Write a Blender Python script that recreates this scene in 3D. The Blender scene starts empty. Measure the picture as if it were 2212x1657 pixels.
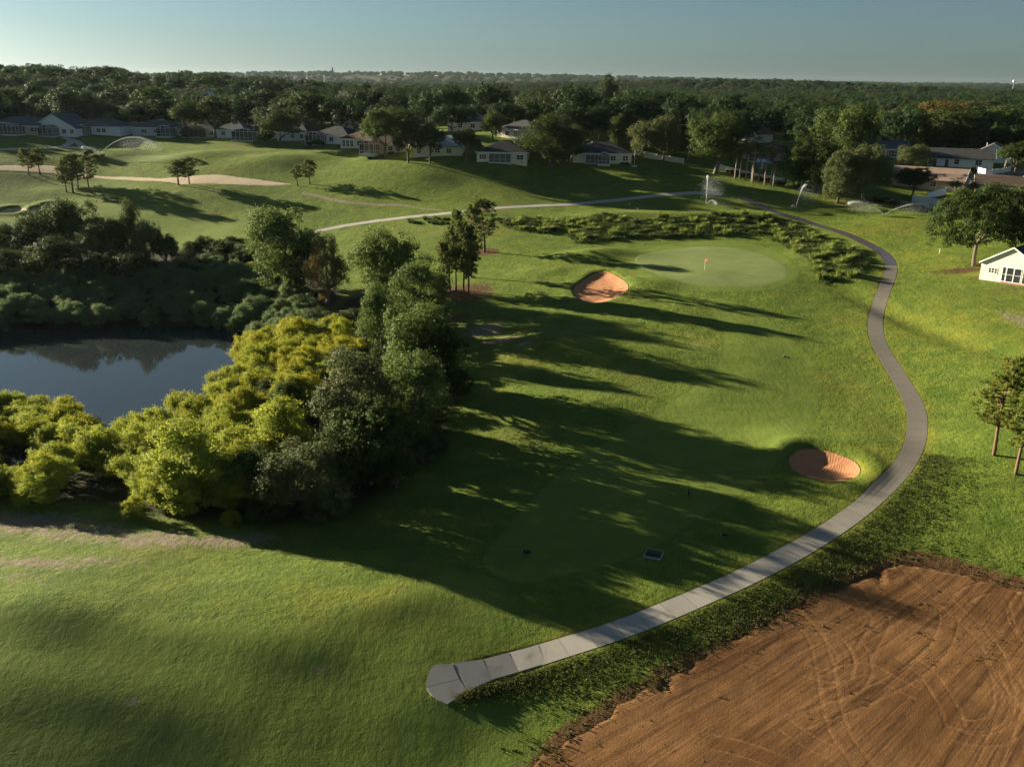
import bpy, math, random
import numpy as np
from mathutils import Matrix, Vector

R = math.radians
random.seed(7)
rng = np.random.default_rng(7)
scene = bpy.context.scene
col = scene.collection

# ------------------------------------------------------------------ camera
CAM = np.array([0.0, 0.0, 47.0])          # a drone 47 m above the near end of the cart path
F_PX, CX, CY = 1935.0, 1106.0, 828.5      # focal length and centre in the units of a 2212 x 1657 picture
PITCH, ROLL = R(18.62), R(0.65)
fwd = np.array([0, math.cos(PITCH), -math.sin(PITCH)])
up0 = np.array([0, math.sin(PITCH), math.cos(PITCH)])
rt0 = np.array([1.0, 0, 0])
rt = math.cos(ROLL) * rt0 + math.sin(ROLL) * up0
up = -math.sin(ROLL) * rt0 + math.cos(ROLL) * up0
cam_d = bpy.data.cameras.new('camera')
cam = bpy.data.objects.new('camera', cam_d)
col.objects.link(cam)
cam_d.sensor_width = 36.0
cam_d.lens = 36.0 * F_PX / 2212.0
cam_d.clip_start, cam_d.clip_end = 0.5, 40000
M = Matrix.Identity(4)
for i in range(3):
    M[i][0], M[i][1], M[i][2], M[i][3] = rt[i], up[i], -fwd[i], CAM[i]
cam.matrix_world = M
scene.camera = cam

# ------------------------------------------------------------------ sky, sun, exposure
SUN_EL = R(13.0)
SUN_AZ_VEC = np.array([-math.cos(R(29)), math.sin(R(29))])   # horizontal direction towards the sun: left and a little ahead
world = bpy.data.worlds.new('World')
scene.world = world
world.use_nodes = True
wn, wl = world.node_tree.nodes, world.node_tree.links
bg = wn['Background']
sky = wn.new('ShaderNodeTexSky')
sky.sky_type = 'NISHITA'
sky.sun_disc = False
sky.sun_elevation = SUN_EL
sky.sun_rotation = math.atan2(SUN_AZ_VEC[0], SUN_AZ_VEC[1])
sky.altitude = 60
sky.air_density = 1.0
sky.dust_density = 0.6
sky.ozone_density = 2.2
hsv = wn.new('ShaderNodeHueSaturation')
hsv.inputs['Saturation'].default_value = 0.52
tint = wn.new('ShaderNodeMix')
tint.data_type, tint.blend_type = 'RGBA', 'MULTIPLY'
tint.inputs[0].default_value = 1.0
tint.inputs[7].default_value = (0.184, 0.250, 0.298, 1)
wl.new(sky.outputs[0], hsv.inputs['Color'])
gam = wn.new('ShaderNodeGamma')
gam.inputs['Gamma'].default_value = 1.25
wl.new(hsv.outputs[0], gam.inputs['Color'])
wl.new(gam.outputs[0], tint.inputs[6])
wl.new(tint.outputs[2], bg.inputs[0])
bg.inputs[1].default_value = 0.05

sun_d = bpy.data.lights.new('sun', 'SUN')
sun_d.energy = 5.0
sun_d.angle = R(0.5)
sun_d.color = (1.0, 0.875, 0.64)
sun = bpy.data.objects.new('sun', sun_d)
col.objects.link(sun)
to_sun = Vector((SUN_AZ_VEC[0] * math.cos(SUN_EL), SUN_AZ_VEC[1] * math.cos(SUN_EL), math.sin(SUN_EL)))
sun.rotation_euler = to_sun.to_track_quat('Z', 'Y').to_euler()
sun.location = (-60, 40, 80)

scene.view_settings.view_transform = 'Standard'
scene.view_settings.look = 'None'
scene.view_settings.gamma = 1.0
scene.view_settings.use_curve_mapping = False
scene.view_settings.exposure = 1.95
scene.render.engine = 'CYCLES'
scene.cycles.use_denoising = True
try:
    scene.cycles.denoiser = 'OPENIMAGEDENOISE'
    scene.cycles.denoising_input_passes = 'RGB_ALBEDO_NORMAL'
    scene.cycles.denoising_prefilter = 'NONE'
except Exception:
    pass
scene.cycles.max_bounces = 6
scene.cycles.diffuse_bounces = 3
scene.cycles.transmission_bounces = 4
scene.cycles.volume_bounces = 0
scene.cycles.sample_clamp_indirect = 4.0

# ------------------------------------------------------------------ small helpers
def ss(a, b, x):
    t = np.clip((x - a) / (b - a), 0, 1)
    return t * t * (3 - 2 * t)

def ray(px, py):
    u = (np.asarray(px, float) - CX) / F_PX
    v = (CY - np.asarray(py, float)) / F_PX
    return fwd[None] + np.atleast_1d(u)[:, None] * rt[None] + np.atleast_1d(v)[:, None] * up[None]

def at_z(px, py, z):
    d = ray(px, py)
    t = (np.atleast_1d(z) - CAM[2]) / d[:, 2]
    return CAM[None] + d * t[:, None]

def mesh_np(name, V, F, smooth=False):
    """V (n,3); F an (m,k) index array or a list of such arrays"""
    me = bpy.data.meshes.new(name)
    Fs = F if isinstance(F, list) else [F]
    Fs = [np.asarray(f, np.int32) for f in Fs if len(f)]
    V = np.asarray(V, np.float32)
    me.vertices.add(len(V))
    me.vertices.foreach_set('co', V.ravel())
    idx = np.concatenate([f.ravel() for f in Fs])
    tot = np.concatenate([np.full(len(f), f.shape[1], np.int32) for f in Fs])
    st = np.concatenate([[0], np.cumsum(tot)[:-1]]).astype(np.int32)
    me.loops.add(len(idx))
    me.loops.foreach_set('vertex_index', idx)
    me.polygons.add(len(tot))
    me.polygons.foreach_set('loop_start', st)
    me.polygons.foreach_set('loop_total', tot)
    me.polygons.foreach_set('use_smooth', np.full(len(tot), bool(smooth)))
    me.update(calc_edges=True)
    return me

def fattr(me, name, vals):
    a = me.attributes.new(name, 'FLOAT', 'POINT')
    a.data.foreach_set('value', np.asarray(vals, np.float32))

def obj(name, me, mat=None, parent=None, loc=None, kind=None):
    o = bpy.data.objects.new(name, me)
    col.objects.link(o)
    if mat is not None:
        if not me.materials:
            me.materials.append(mat)
    if parent is not None:
        o.parent = parent
    if loc is not None:
        o.location = loc
    if kind:
        o['kind'] = kind
    return o

def thing(name, label, cat, loc=(0, 0, 0), rz=0.0, group=None, scale=None):
    o = bpy.data.objects.new(name, None)
    o.empty_display_size = 0.3
    col.objects.link(o)
    o.location = [float(c) for c in loc]
    o.rotation_euler = (0, 0, rz)
    if scale is not None:
        o.scale = scale if hasattr(scale, '__len__') else (scale,) * 3
    tag(o, label, cat, group)
    return o

def tag(o, label, cat, group=None):
    o['label'] = label
    o['category'] = cat
    if group:
        o['group'] = group
    return o

class MB:
    """collects boxes, prisms, tubes into one mesh"""
    def __init__(s):
        s.v, s.f, s.n = [], {3: [], 4: []}, 0
    def add(s, V, F):
        V = np.asarray(V, float)
        s.v.append(V)
        for f in F:
            if len(f) in (3, 4):
                s.f[len(f)].append([i + s.n for i in f])
            else:
                for k in range(1, len(f) - 1):
                    s.f[3].append([f[0] + s.n, f[k] + s.n, f[k + 1] + s.n])
        s.n += len(V)
        return s
    def box(s, x0, x1, y0, y1, z0, z1):
        V = [(x, y, z) for z in (z0, z1) for y in (y0, y1) for x in (x0, x1)]
        return s.add(V, [(0, 2, 3, 1), (4, 5, 7, 6), (0, 1, 5, 4), (2, 6, 7, 3), (0, 4, 6, 2), (1, 3, 7, 5)])
    def bar(s, a, b, w, h=None):
        """square bar from a to b"""
        a, b = np.array(a, float), np.array(b, float)
        d = b - a
        d /= np.linalg.norm(d) + 1e-9
        q = np.array([0, 0, 1.0]) if abs(d[2]) < 0.9 else np.array([1.0, 0, 0])
        x = np.cross(d, q); x /= np.linalg.norm(x)
        y = np.cross(x, d)
        h = h or w
        V = []
        for p in (a, b):
            for i, j in ((-1, -1), (1, -1), (1, 1), (-1, 1)):
                V.append(p + x * i * w / 2 + y * j * h / 2)
        return s.add(V, [(3, 2, 1, 0), (4, 5, 6, 7), (0, 1, 5, 4), (1, 2, 6, 5), (2, 3, 7, 6), (3, 0, 4, 7)])
    def tube(s, pts, rad, n=7, cap=True):
        pts = np.asarray(pts, float)
        rad = np.broadcast_to(np.asarray(rad, float), (len(pts),))
        V, F = [], []
        for i, p in enumerate(pts):
            d = pts[min(i + 1, len(pts) - 1)] - pts[max(i - 1, 0)]
            d = d / (np.linalg.norm(d) + 1e-9)
            q = np.array([1.0, 0, 0]) if abs(d[0]) < 0.8 else np.array([0, 1.0, 0])
            x = np.cross(d, q); x /= np.linalg.norm(x)
            y = np.cross(d, x)
            for k in range(n):
                a = 2 * math.pi * k / n
                V.append(p + rad[i] * (math.cos(a) * x + math.sin(a) * y))
        for i in range(len(pts) - 1):
            for k in range(n):
                F.append((i * n + k, i * n + (k + 1) % n, (i + 1) * n + (k + 1) % n, (i + 1) * n + k))
        if cap:
            F.append(tuple(range(n - 1, -1, -1)))
            F.append(tuple((len(pts) - 1) * n + k for k in range(n)))
        return s.add(V, F)
    def me(s, name, smooth=False):
        V = np.concatenate(s.v)
        return mesh_np(name, V, [np.array(s.f[k]) for k in (3, 4) if s.f[k]], smooth)
    def build(s, name, mat, parent=None, smooth=False):
        return obj(name, s.me(name, smooth), mat, parent)

# ------------------------------------------------------------------ relief of the land
CTRL = [  # picture column, row, height of the land there
 (0,1657,1.45),(0,1450,3.0),(0,1300,3.3),(0,1180,1.6),(500,1657,-0.72),(480,1460,1.15),(620,1310,2.15),(860,1290,1.7),(1000,1657,-2.05),  # bottom rows lowered to turn the near lawn from the sun and darken it
 (960,1500,-0.1),(1150,1420,0.0),(1400,1345,0.4),(1700,1195,2.0),(1400,1657,-1.8),(1800,1657,-1.6),(2212,1657,-1.4),
 (2212,1300,1.2),(1850,1360,-0.2),(600,1180,1.0),(1000,1120,1.4),(1300,1020,3.0),(1500,920,4.6),(1650,840,6.2),
 (1790,1000,4.3),(1965,939,5.0),(2145,980,6.2),(2212,800,9.5),(1150,760,6.6),(1000,720,5.6),(1000,640,7.8),
 (1300,620,10.0),(1540,580,12.0),(1690,590,11.8),(1860,570,11.6),(1450,525,12.2),(1450,492,13.8),(1300,450,15.4),(1590,428,18.0),
 (1000,465,14.2),(700,497,10.5),(820,560,8.8),(100,850,-2.6),(300,800,-2.8),(480,735,-2.2),(0,760,-2.8),(0,690,0.2),
 (250,682,0.2),(520,690,0.2),(630,760,0.7),(310,1010,-0.2),(100,1000,-1.25),(0,1100,0.4),(300,1120,0.5),(600,950,1.0),
 (800,860,3.0),(250,560,4.6),(100,505,8.4),(500,522,8.6),(300,470,10.6),(0,430,13.0),(150,415,14.0),(400,402,16.8),
 (650,400,17.4),(850,460,13.6),(300,347,21.2),(0,370,18.6),(20,335,22.2),(300,294,26.0),(30,292,26.6),(550,302,26.0),
 (760,322,25.2),(940,345,24.6),(1090,353,24.0),(1300,357,23.6),(1200,405,18.4),(1000,400,18.8),(1450,382,21.6),
 (1590,367,22.4),(1690,402,20.2),(1830,437,17.6),(1940,470,16.4),(2050,428,18.4),(1990,412,19.2),(2050,398,20.2),
 (2100,350,23.4),(2212,390,21.2),(1900,350,23.4),(2103,573,13.2),(2185,620,12.4),(2212,700,11.4),(2000,520,14.2),
 (1800,500,14.2),(1760,480,14.8),(1935,590,11.6),(1905,652,10.2),(1920,790,7.4),
]
cp = np.array(CTRL, float)
P = at_z(cp[:, 0], cp[:, 1], cp[:, 2])
extra = np.array([(0, -120, -4), (-160, 0, 6), (160, 0, 2), (-300, 150, 8), (300, 160, 14), (-280, 330, 30), (320, 360, 25),
                  (0, 470, 25), (-160, 480, 28), (210, 500, 24), (-120, 60, 5.5), (110, 60, 3), (-330, 500, 32), (350, 520, 24)], float)
CP = np.concatenate([P, extra])
def _k(d2):
    return 0.5 * d2 * np.log(d2 + 1e-9)
_n = len(CP)
_S = CP[:, :2] / 100.0
_D = ((_S[:, None] - _S[None]) ** 2).sum(-1)
_A = np.zeros((_n + 3, _n + 3))
_A[:_n, :_n] = _k(_D) + np.eye(_n) * 0.0008
_A[:_n, _n] = 1
_A[:_n, _n + 1:] = _S
_A[_n:, :_n] = _A[:_n, _n:].T
_W = np.linalg.solve(_A, np.concatenate([CP[:, 2], np.zeros(3)]))

def noise2(x, y, s, seed):
    """smooth value noise, about -1..1"""
    x = x / s; y = y / s
    xi, yi = np.floor(x).astype(np.int64), np.floor(y).astype(np.int64)
    fx, fy = x - xi, y - yi
    fx, fy = fx * fx * (3 - 2 * fx), fy * fy * (3 - 2 * fy)
    def h(a, b):
        n = (a * 374761393 + b * 668265263 + seed * 974711) & 0x7fffffff
        n = ((n ^ (n >> 13)) * 1274126177) & 0x7fffffff
        return ((n ^ (n >> 16)) & 0xffff) / 32767.5 - 1
    return (h(xi, yi) * (1 - fx) + h(xi + 1, yi) * fx) * (1 - fy) + (h(xi, yi + 1) * (1 - fx) + h(xi + 1, yi + 1) * fx) * fy

HILLS = [(-340, 660, 12, 240, 140), (-560, 900, 11, 300, 260), (420, 1500, 14, 300, 200), (150, 1700, 6, 300, 300),
         (-700, 4300, 34, 1300, 500), (600, 4700, 26, 1500, 500), (2300, 3600, 14, 900, 500), (-2600, 3300, 40, 900, 600),
         (3300, 5600, 24, 2600, 700), (-600, 6500, 34, 3000, 700), (-1500, 2500, 10, 500, 300)]
def far_z(x, y):
    z = 24 + 1.5 * noise2(x, y, 260, 3) + 0 * x
    for hx, hy, hh, sx, sy in HILLS:
        z = z + hh * np.exp(-((x - hx) / sx) ** 2 - ((y - hy) / sy) ** 2)
    return z

def tps(x, y):
    x = np.asarray(x, float); y = np.asarray(y, float)
    sh = x.shape
    q = np.stack([x.ravel(), y.ravel()], 1) / 100.0
    out = np.empty(len(q))
    for i in range(0, len(q), 60000):
        b = q[i:i + 60000]
        d2 = ((b[:, None, 0] - _S[None, :, 0]) ** 2 + (b[:, None, 1] - _S[None, :, 1]) ** 2)
        out[i:i + 60000] = _k(d2) @ _W[:_n] + _W[_n] + b @ _W[_n + 1:]
    return out.reshape(sh)

BUMPS = []   # (x, y, height, sx, sy, angle)
def base_z(x, y):
    x = np.asarray(x, float); y = np.asarray(y, float)
    r = np.hypot(x, y)
    w = ss(400, 560, r)
    z = np.where(w > 0, far_z(x, y), 0.0) * w
    near = w < 1
    if near.any():
        zt = np.zeros_like(z)
        zt[near] = np.clip(tps(x[near], y[near]), -6, 40)
        z = z + zt * (1 - w)
    for bx, by, bh, sx, sy, a in BUMPS:
        c, s = math.cos(a), math.sin(a)
        dx, dy = x - bx, y - by
        z = z + bh * np.exp(-((dx * c + dy * s) / sx) ** 2 - ((-dx * s + dy * c) / sy) ** 2)
    z = z + (0.035 * noise2(x, y, 4.3, 13) + 0.12 * noise2(x, y, 9, 11) + 0.24 * noise2(x, y, 23, 12)) * (1 - w) * ss(20, 60, r)
    return z

def hit(px, py, zf=None):
    """where the line of sight through a picture point meets the land"""
    zf = zf or base_z
    px = np.atleast_1d(np.asarray(px, float)); py = np.atleast_1d(np.asarray(py, float))
    d = ray(px, py)
    n = len(px)
    ts = np.concatenate([np.arange(30, 420, 3.0), np.geomspace(420, 9000, 120)])
    X = CAM[0] + d[:, None, 0] * ts[None]; Y = CAM[1] + d[:, None, 1] * ts[None]; Z = CAM[2] + d[:, None, 2] * ts[None]
    below = Z < zf(X, Y)
    k = np.where(below.any(1), below.argmax(1), len(ts) - 1)
    lo, hi = ts[np.maximum(k - 1, 0)], ts[k]
    for _ in range(22):
        m = (lo + hi) / 2
        p = CAM[None] + d * m[:, None]
        b = p[:, 2] < zf(p[:, 0], p[:, 1])
        hi = np.where(b, m, hi); lo = np.where(b, lo, m)
    p = CAM[None] + d * hi[:, None]
    p[:, 2] = zf(p[:, 0], p[:, 1])
    return p

def depth(p):
    return float(np.dot(np.asarray(p) - CAM, fwd))

def smooth_poly(pts, n=8, closed=False):
    """Catmull-Rom through the points"""
    p = np.asarray(pts, float)
    if closed:
        q = np.concatenate([p[-1:], p, p[:2]])
        m = len(p)
    else:
        q = np.concatenate([2 * p[:1] - p[1:2], p, 2 * p[-1:] - p[-2:-1]])
        m = len(p) - 1
    out = []
    for i in range(m):
        a, b, c, d = q[i], q[i + 1], q[i + 2], q[i + 3]
        for t in np.arange(n) / n:
            out.append(0.5 * ((2 * b) + (c - a) * t + (2 * a - 5 * b + 4 * c - d) * t * t + (3 * b - a - 3 * c + d) * t ** 3))
    if not closed:
        out.append(p[-1])
    return np.array(out)

def resample(p, n):
    s = np.concatenate([[0], np.cumsum(np.hypot(*np.diff(p[:, :2], axis=0).T))])
    t = np.linspace(0, s[-1], n)
    return np.stack([np.interp(t, s, p[:, k]) for k in range(p.shape[1])], 1)

def sdf(x, y, poly):
    """signed distance to a closed polygon, negative inside; exact only near it"""
    x = np.asarray(x, float).ravel(); y = np.asarray(y, float).ravel()
    out = np.full(len(x), 50.0)
    lo, hi = poly.min(0) - 12, poly.max(0) + 12
    m = (x > lo[0]) & (x < hi[0]) & (y > lo[1]) & (y < hi[1])
    if not m.any():
        return out
    xs, ys = x[m], y[m]
    best = np.full(len(xs), 1e9)
    ins = np.zeros(len(xs), bool)
    a, b = poly, np.roll(poly, -1, 0)
    for (ax, ay), (bx, by) in zip(a, b):
        ex, ey = bx - ax, by - ay
        l2 = ex * ex + ey * ey + 1e-12
        t = np.clip(((xs - ax) * ex + (ys - ay) * ey) / l2, 0, 1)
        dd = (xs - ax - t * ex) ** 2 + (ys - ay - t * ey) ** 2
        best = np.minimum(best, dd)
        c = ((ay > ys) != (by > ys))
        with np.errstate(divide='ignore', invalid='ignore'):
            xi = ex * (ys - ay) / (ey if abs(ey) > 1e-12 else 1e-12) + ax
        ins ^= c & (xs < xi)
    d = np.sqrt(best)
    out[m] = np.where(ins, -d, d)
    return out

def world_poly(pts, n=6, smooth=True):
    """closed outline given in picture points -> outline on the land (x, y)"""
    p = np.asarray(pts, float)
    w = hit(p[:, 0], p[:, 1])[:, :2]
    return smooth_poly(w, n, True) if smooth else w

def crop(ox, oy, k):
    """picture points measured in an enlarged crop"""
    return lambda pts: [(ox + x * k, oy + y * k) for x, y in pts]
CA = crop(0, 126.7, .26042); CB = crop(518.4, 138.2, .26042); CC = crop(1036.9, 138.2, .26042); CD = crop(1635.9, 138.2, .26042)
CE = crop(1635.9, 345.6, .26042); CF = crop(0, 345.6, .26042); CG = crop(518.4, 403.2, .26042); CH = crop(1036.9, 345.6, .26042)
CI = crop(1036.9, 547.2, .26076); CJ = crop(1635.9, 460.8, .3825); CK = crop(748.8, 1036.9, .37408); CL = crop(1463.1, 1036.9, .37408)
CM = crop(0, 1036.9, .37408)
# ------------------------------------------------------------------ materials
class NT:
    """a short way to write node trees"""
    def __init__(s, name):
        s.m = bpy.data.materials.new(name)
        s.m.use_nodes = True
        s.t = s.m.node_tree
        s.n, s.l = s.t.nodes, s.t.links
        s.b = s.n['Principled BSDF']
        s.out = s.n['Material Output']
        s.b.inputs['Roughness'].default_value = 0.85
        s.b.inputs['Specular IOR Level'].default_value = 0.25
    def node(s, typ, **kw):
        n = s.n.new(typ)
        for k, v in kw.items():
            setattr(n, k, v)
        return n
    def put(s, sock, v):
        if v is None:
            return
        if hasattr(v, 'is_linked'):
            s.l.new(v, sock)
        else:
            sock.default_value = v
    def coord(s, kind='Object'):
        return s.node('ShaderNodeTexCoord').outputs[kind]
    def pos(s):
        return s.node('ShaderNodeNewGeometry').outputs['Position']
    def map(s, vec, scale=(1, 1, 1), rot=(0, 0, 0)):
        n = s.node('ShaderNodeMapping')
        s.l.new(vec, n.inputs[0])
        n.inputs['Scale'].default_value = scale
        n.inputs['Rotation'].default_value = rot
        return n.outputs[0]
    def noise(s, vec, scale, detail=4, rough=0.55, dist=0.0):
        n = s.node('ShaderNodeTexNoise')
        s.l.new(vec, n.inputs['Vector'])
        n.inputs['Scale'].default_value = scale
        n.inputs['Detail'].default_value = detail
        n.inputs['Roughness'].default_value = rough
        n.inputs['Distortion'].default_value = dist
        return n.outputs['Fac']
    def wave(s, vec, scale, dist=2, detail=2):
        n = s.node('ShaderNodeTexWave')
        s.l.new(vec, n.inputs['Vector'])
        n.inputs['Scale'].default_value = scale
        n.inputs['Distortion'].default_value = dist
        n.inputs['Detail'].default_value = detail
        return n.outputs['Fac']
    def attr(s, name):
        return s.node('ShaderNodeAttribute', attribute_name=name).outputs['Fac']
    def rand(s):
        return s.node('ShaderNodeObjectInfo').outputs['Random']
    def ramp(s, fac, a, b, ca=0.0, cb=1.0):
        n = s.node('ShaderNodeMapRange', interpolation_type='SMOOTHSTEP')
        s.put(n.inputs['Value'], fac)
        for i, v in zip(('From Min', 'From Max', 'To Min', 'To Max'), (a, b, ca, cb)):
            s.put(n.inputs[i], v)
        return n.outputs[0]
    def math(s, op, a, b=None):
        n = s.node('ShaderNodeMath', operation=op)
        s.put(n.inputs[0], a); s.put(n.inputs[1], b)
        return n.outputs[0]
    def mix(s, fac, a, b, mode='MIX'):
        n = s.node('ShaderNodeMix', data_type='RGBA', blend_type=mode)
        s.put(n.inputs[0], fac)
        for sock, v in ((n.inputs[6], a), (n.inputs[7], b)):
            s.put(sock, (*v, 1) if isinstance(v, tuple) and len(v) == 3 else v)
        return n.outputs[2]
    def bump(s, h, dist, strength=1.0, normal=None):
        n = s.node('ShaderNodeBump')
        s.put(n.inputs['Height'], h)
        s.put(n.inputs['Strength'], strength)
        s.put(n.inputs['Distance'], dist)
        if normal is not None:
            s.l.new(normal, n.inputs['Normal'])
        return n.outputs[0]
    def done(s, color=None, normal=None, rough=None, spec=None):
        if color is not None:
            s.put(s.b.inputs['Base Color'], (*color, 1) if isinstance(color, tuple) and len(color) == 3 else color)
        if normal is not None:
            s.l.new(normal, s.b.inputs['Normal'])
        if rough is not None:
            s.put(s.b.inputs['Roughness'], rough)
        if spec is not None:
            s.b.inputs['Specular IOR Level'].default_value = spec
        return s.m

MATS = {}
def plain(name, c, rough=0.7, var=0.12, scale=3.0, bump=0.0, spec=0.3):
    """a painted or natural surface with some mottling"""
    if name in MATS:
        return MATS[name]
    t = NT(name)
    v = t.coord()
    n = t.noise(v, scale, 5)
    lo = tuple(x * (1 - var) for x in c); hi = tuple(min(1, x * (1 + var)) for x in c)
    nm = t.bump(t.noise(v, scale * 6, 3), bump) if bump else None
    MATS[name] = t.done(t.mix(n, lo, hi), nm, rough, spec)
    return MATS[name]

def turf_material():
    t = NT('turf')
    p = t.pos()
    mown = t.ramp(t.math('ADD', t.attr('mown'), t.math('MULTIPLY', t.math('SUBTRACT', t.noise(p, 0.9, 3), 0.5), 1.2)), -0.8, 0.8)
    bare = t.attr('bare')
    floor = t.attr('floor')
    cut = t.attr('cut')
    dm = t.attr('dirtmix')
    needle = t.attr('needle')
    yellow = t.attr('yellow')
    big = t.noise(p, 0.045, 4)
    mid = t.noise(p, 0.28, 5)
    fine = t.noise(p, 2.6, 5, 0.65)
    tuft = t.noise(t.map(p, (1, 1, 1)), 1.5, 6, 0.7)
    rough = t.mix(t.ramp(mid, 0.3, 0.7), (0.090, 0.140, 0.020), (0.146, 0.188, 0.028))
    rough = t.mix(t.ramp(fine, 0.35, 0.75, 0, 0.6), rough, (0.036, 0.064, 0.010))
    rough = t.mix(t.ramp(big, 0.5, 0.72, 0, 0.5), rough, (0.130, 0.130, 0.024))
    lawn = t.mix(t.ramp(mid, 0.3, 0.7), (0.116, 0.166, 0.028), (0.142, 0.188, 0.034))
    lawn = t.mix(t.ramp(fine, 0.4, 0.8, 0, 0.3), lawn, (0.074, 0.110, 0.020))
    lawn = t.mix(t.ramp(big, 0.52, 0.7, 0, 0.35), lawn, (0.125, 0.135, 0.030))
    c = t.mix(mown, rough, lawn)
    sweep = t.noise(t.map(p, (0.16, 0.75, 0.3), (0, 0, 0.55)), 1.0, 4, 0.6)
    c = t.mix(t.ramp(sweep, 0.48, 0.72, 0, 0.35), c, (0.062, 0.098, 0.016))
    c = t.mix(t.ramp(sweep, 0.46, 0.28, 0, 0.30), c, (0.175, 0.195, 0.036))
    c = t.mix(t.math('MULTIPLY', yellow, t.ramp(mid, 0.25, 0.75)), c, (0.185, 0.170, 0.022))
    soil = t.mix(t.noise(p, 1.2, 5), (0.14, 0.112, 0.076), (0.26, 0.215, 0.16))
    bm = t.ramp(t.math('ADD', bare, t.math('MULTIPLY', t.math('SUBTRACT', t.noise(p, 1.1, 7, 0.75, 0.8), 0.5), 2.2)), 0.48, 0.85)
    bm = t.math('MULTIPLY', bm, t.ramp(bare, 0.02, 0.2))
    c = t.mix(bm, c, soil)
    nd = t.ramp(t.math('ADD', needle, t.math('MULTIPLY', t.math('SUBTRACT', t.noise(p, 0.9, 5, 0.7), 0.5), 1.2)), 0.4, 0.75)
    nd = t.math('MULTIPLY', nd, t.ramp(needle, 0.02, 0.2))
    c = t.mix(nd, c, (0.088, 0.052, 0.026))
    c = t.mix(t.math('MULTIPLY', t.ramp(t.math('ABSOLUTE', cut), 0.42, 0.05), t.ramp(mid, 0.3, 0.6, 0.05, 0.28)), c, (0.035, 0.058, 0.011))
    dmm = t.ramp(t.math('ADD', dm, t.math('MULTIPLY', t.math('SUBTRACT', t.noise(p, 0.9, 6, 0.7), 0.5), 1.6)), 0.35, 0.75)
    c = t.mix(t.math('MULTIPLY', dmm, t.ramp(dm, 0.02, 0.25)), c, t.mix(fine, (0.070, 0.038, 0.017), (0.130, 0.072, 0.032)))
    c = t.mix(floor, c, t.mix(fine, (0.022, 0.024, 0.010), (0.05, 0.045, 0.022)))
    # uneven tufts catch the low sun: coarse in the rough, faint on mown turf
    h1 = t.math('ADD', tuft, t.math('MULTIPLY', t.noise(p, 5.5, 3, 0.6), 0.45))
    amp = t.ramp(mown, 0, 1, 0.17, 0.06)
    nm = t.bump(h1, amp)
    nm = t.bump(t.noise(p, 0.42, 4, 0.6), t.ramp(mown, 0, 1, 0.26, 0.06), 1.0, nm)
    nm = t.bump(t.noise(t.map(p, (1.1, 0.35, 0.5), (0, 0, -0.5)), 1.0, 3, 0.55), 0.04, 1.0, nm)
    t.b.inputs['Sheen Weight'].default_value = 0.0
    return t.done(c, nm, 0.9, 0.08)
M_TURF = turf_material()

def green_material():
    t = NT('putting_green_turf')
    p = t.pos()
    c = t.mix(t.ramp(t.noise(p, 0.35, 5), 0.3, 0.7), (0.150, 0.192, 0.062), (0.180, 0.218, 0.076))
    c = t.mix(t.ramp(t.noise(p, 6, 4), 0.3, 0.8, 0, 0.25), c, (0.125, 0.165, 0.052))
    return t.done(c, t.bump(t.noise(p, 7, 4), 0.012), 0.9, 0.08)
M_GREEN = green_material()

def sand_material(name, a, b, rake=0.03):
    t = NT(name)
    p = t.pos()
    c = t.mix(t.noise(p, 1.1, 6, 0.65), a, b)
    wv = t.wave(t.map(p, (1, 1, 0.2), (0, 0, 0.5)), 0.9, 9, 3)
    h = t.math('ADD', wv, t.noise(p, 5, 4))
    return t.done(c, t.bump(h, rake), 0.95, 0.1)
M_SAND = sand_material('orange_bunker_sand', (0.36, 0.160, 0.078), (0.48, 0.24, 0.125), 0.012)
M_PALESAND = sand_material('pale_waste_sand', (0.36, 0.29, 0.20), (0.54, 0.45, 0.33), 0.05)

def dirt_material():
    t = NT('orange_dirt')
    p = t.pos()
    big = t.noise(p, 0.09, 5, 0.6)
    st = t.noise(p, 0.8, 6, 0.7)
    cb = t.node('ShaderNodeCombineXYZ')
    t.l.new(t.attr('fu'), cb.inputs[0]); t.l.new(t.attr('fv'), cb.inputs[1])
    fine = t.noise(t.map(cb.outputs[0], (5.5, 0.10, 1)), 1.0, 4, 0.7)
    wide = t.noise(t.map(cb.outputs[0], (1.1, 0.05, 1)), 1.0, 3, 0.6)
    c = t.mix(t.ramp(big, 0.3, 0.7), (0.135, 0.065, 0.025), (0.255, 0.132, 0.054))
    c = t.mix(t.ramp(st, 0.45, 0.8, 0, 0.5), c, (0.085, 0.040, 0.017))
    c = t.mix(t.ramp(fine, 0.42, 0.72, 0, 0.6), c, (0.065, 0.031, 0.014))
    c = t.mix(t.ramp(wide, 0.50, 0.72, 0, 0.7), c, (0.052, 0.026, 0.012))
    c = t.mix(t.math('MULTIPLY', t.ramp(t.attr('track'), 0.3, 1.0, 0, 0.7), t.ramp(t.noise(p, 1.3, 4, 0.7), 0.3, 0.65)), c, (0.32, 0.170, 0.072))
    h = t.math('ADD', t.noise(p, 4, 5, 0.7), t.math('MULTIPLY', t.noise(p, 16, 3), 0.4))
    nm = t.bump(h, 0.05)
    return t.done(c, t.bump(fine, 0.03, 1.0, nm), 0.95, 0.1)
M_DIRT = dirt_material()

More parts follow.
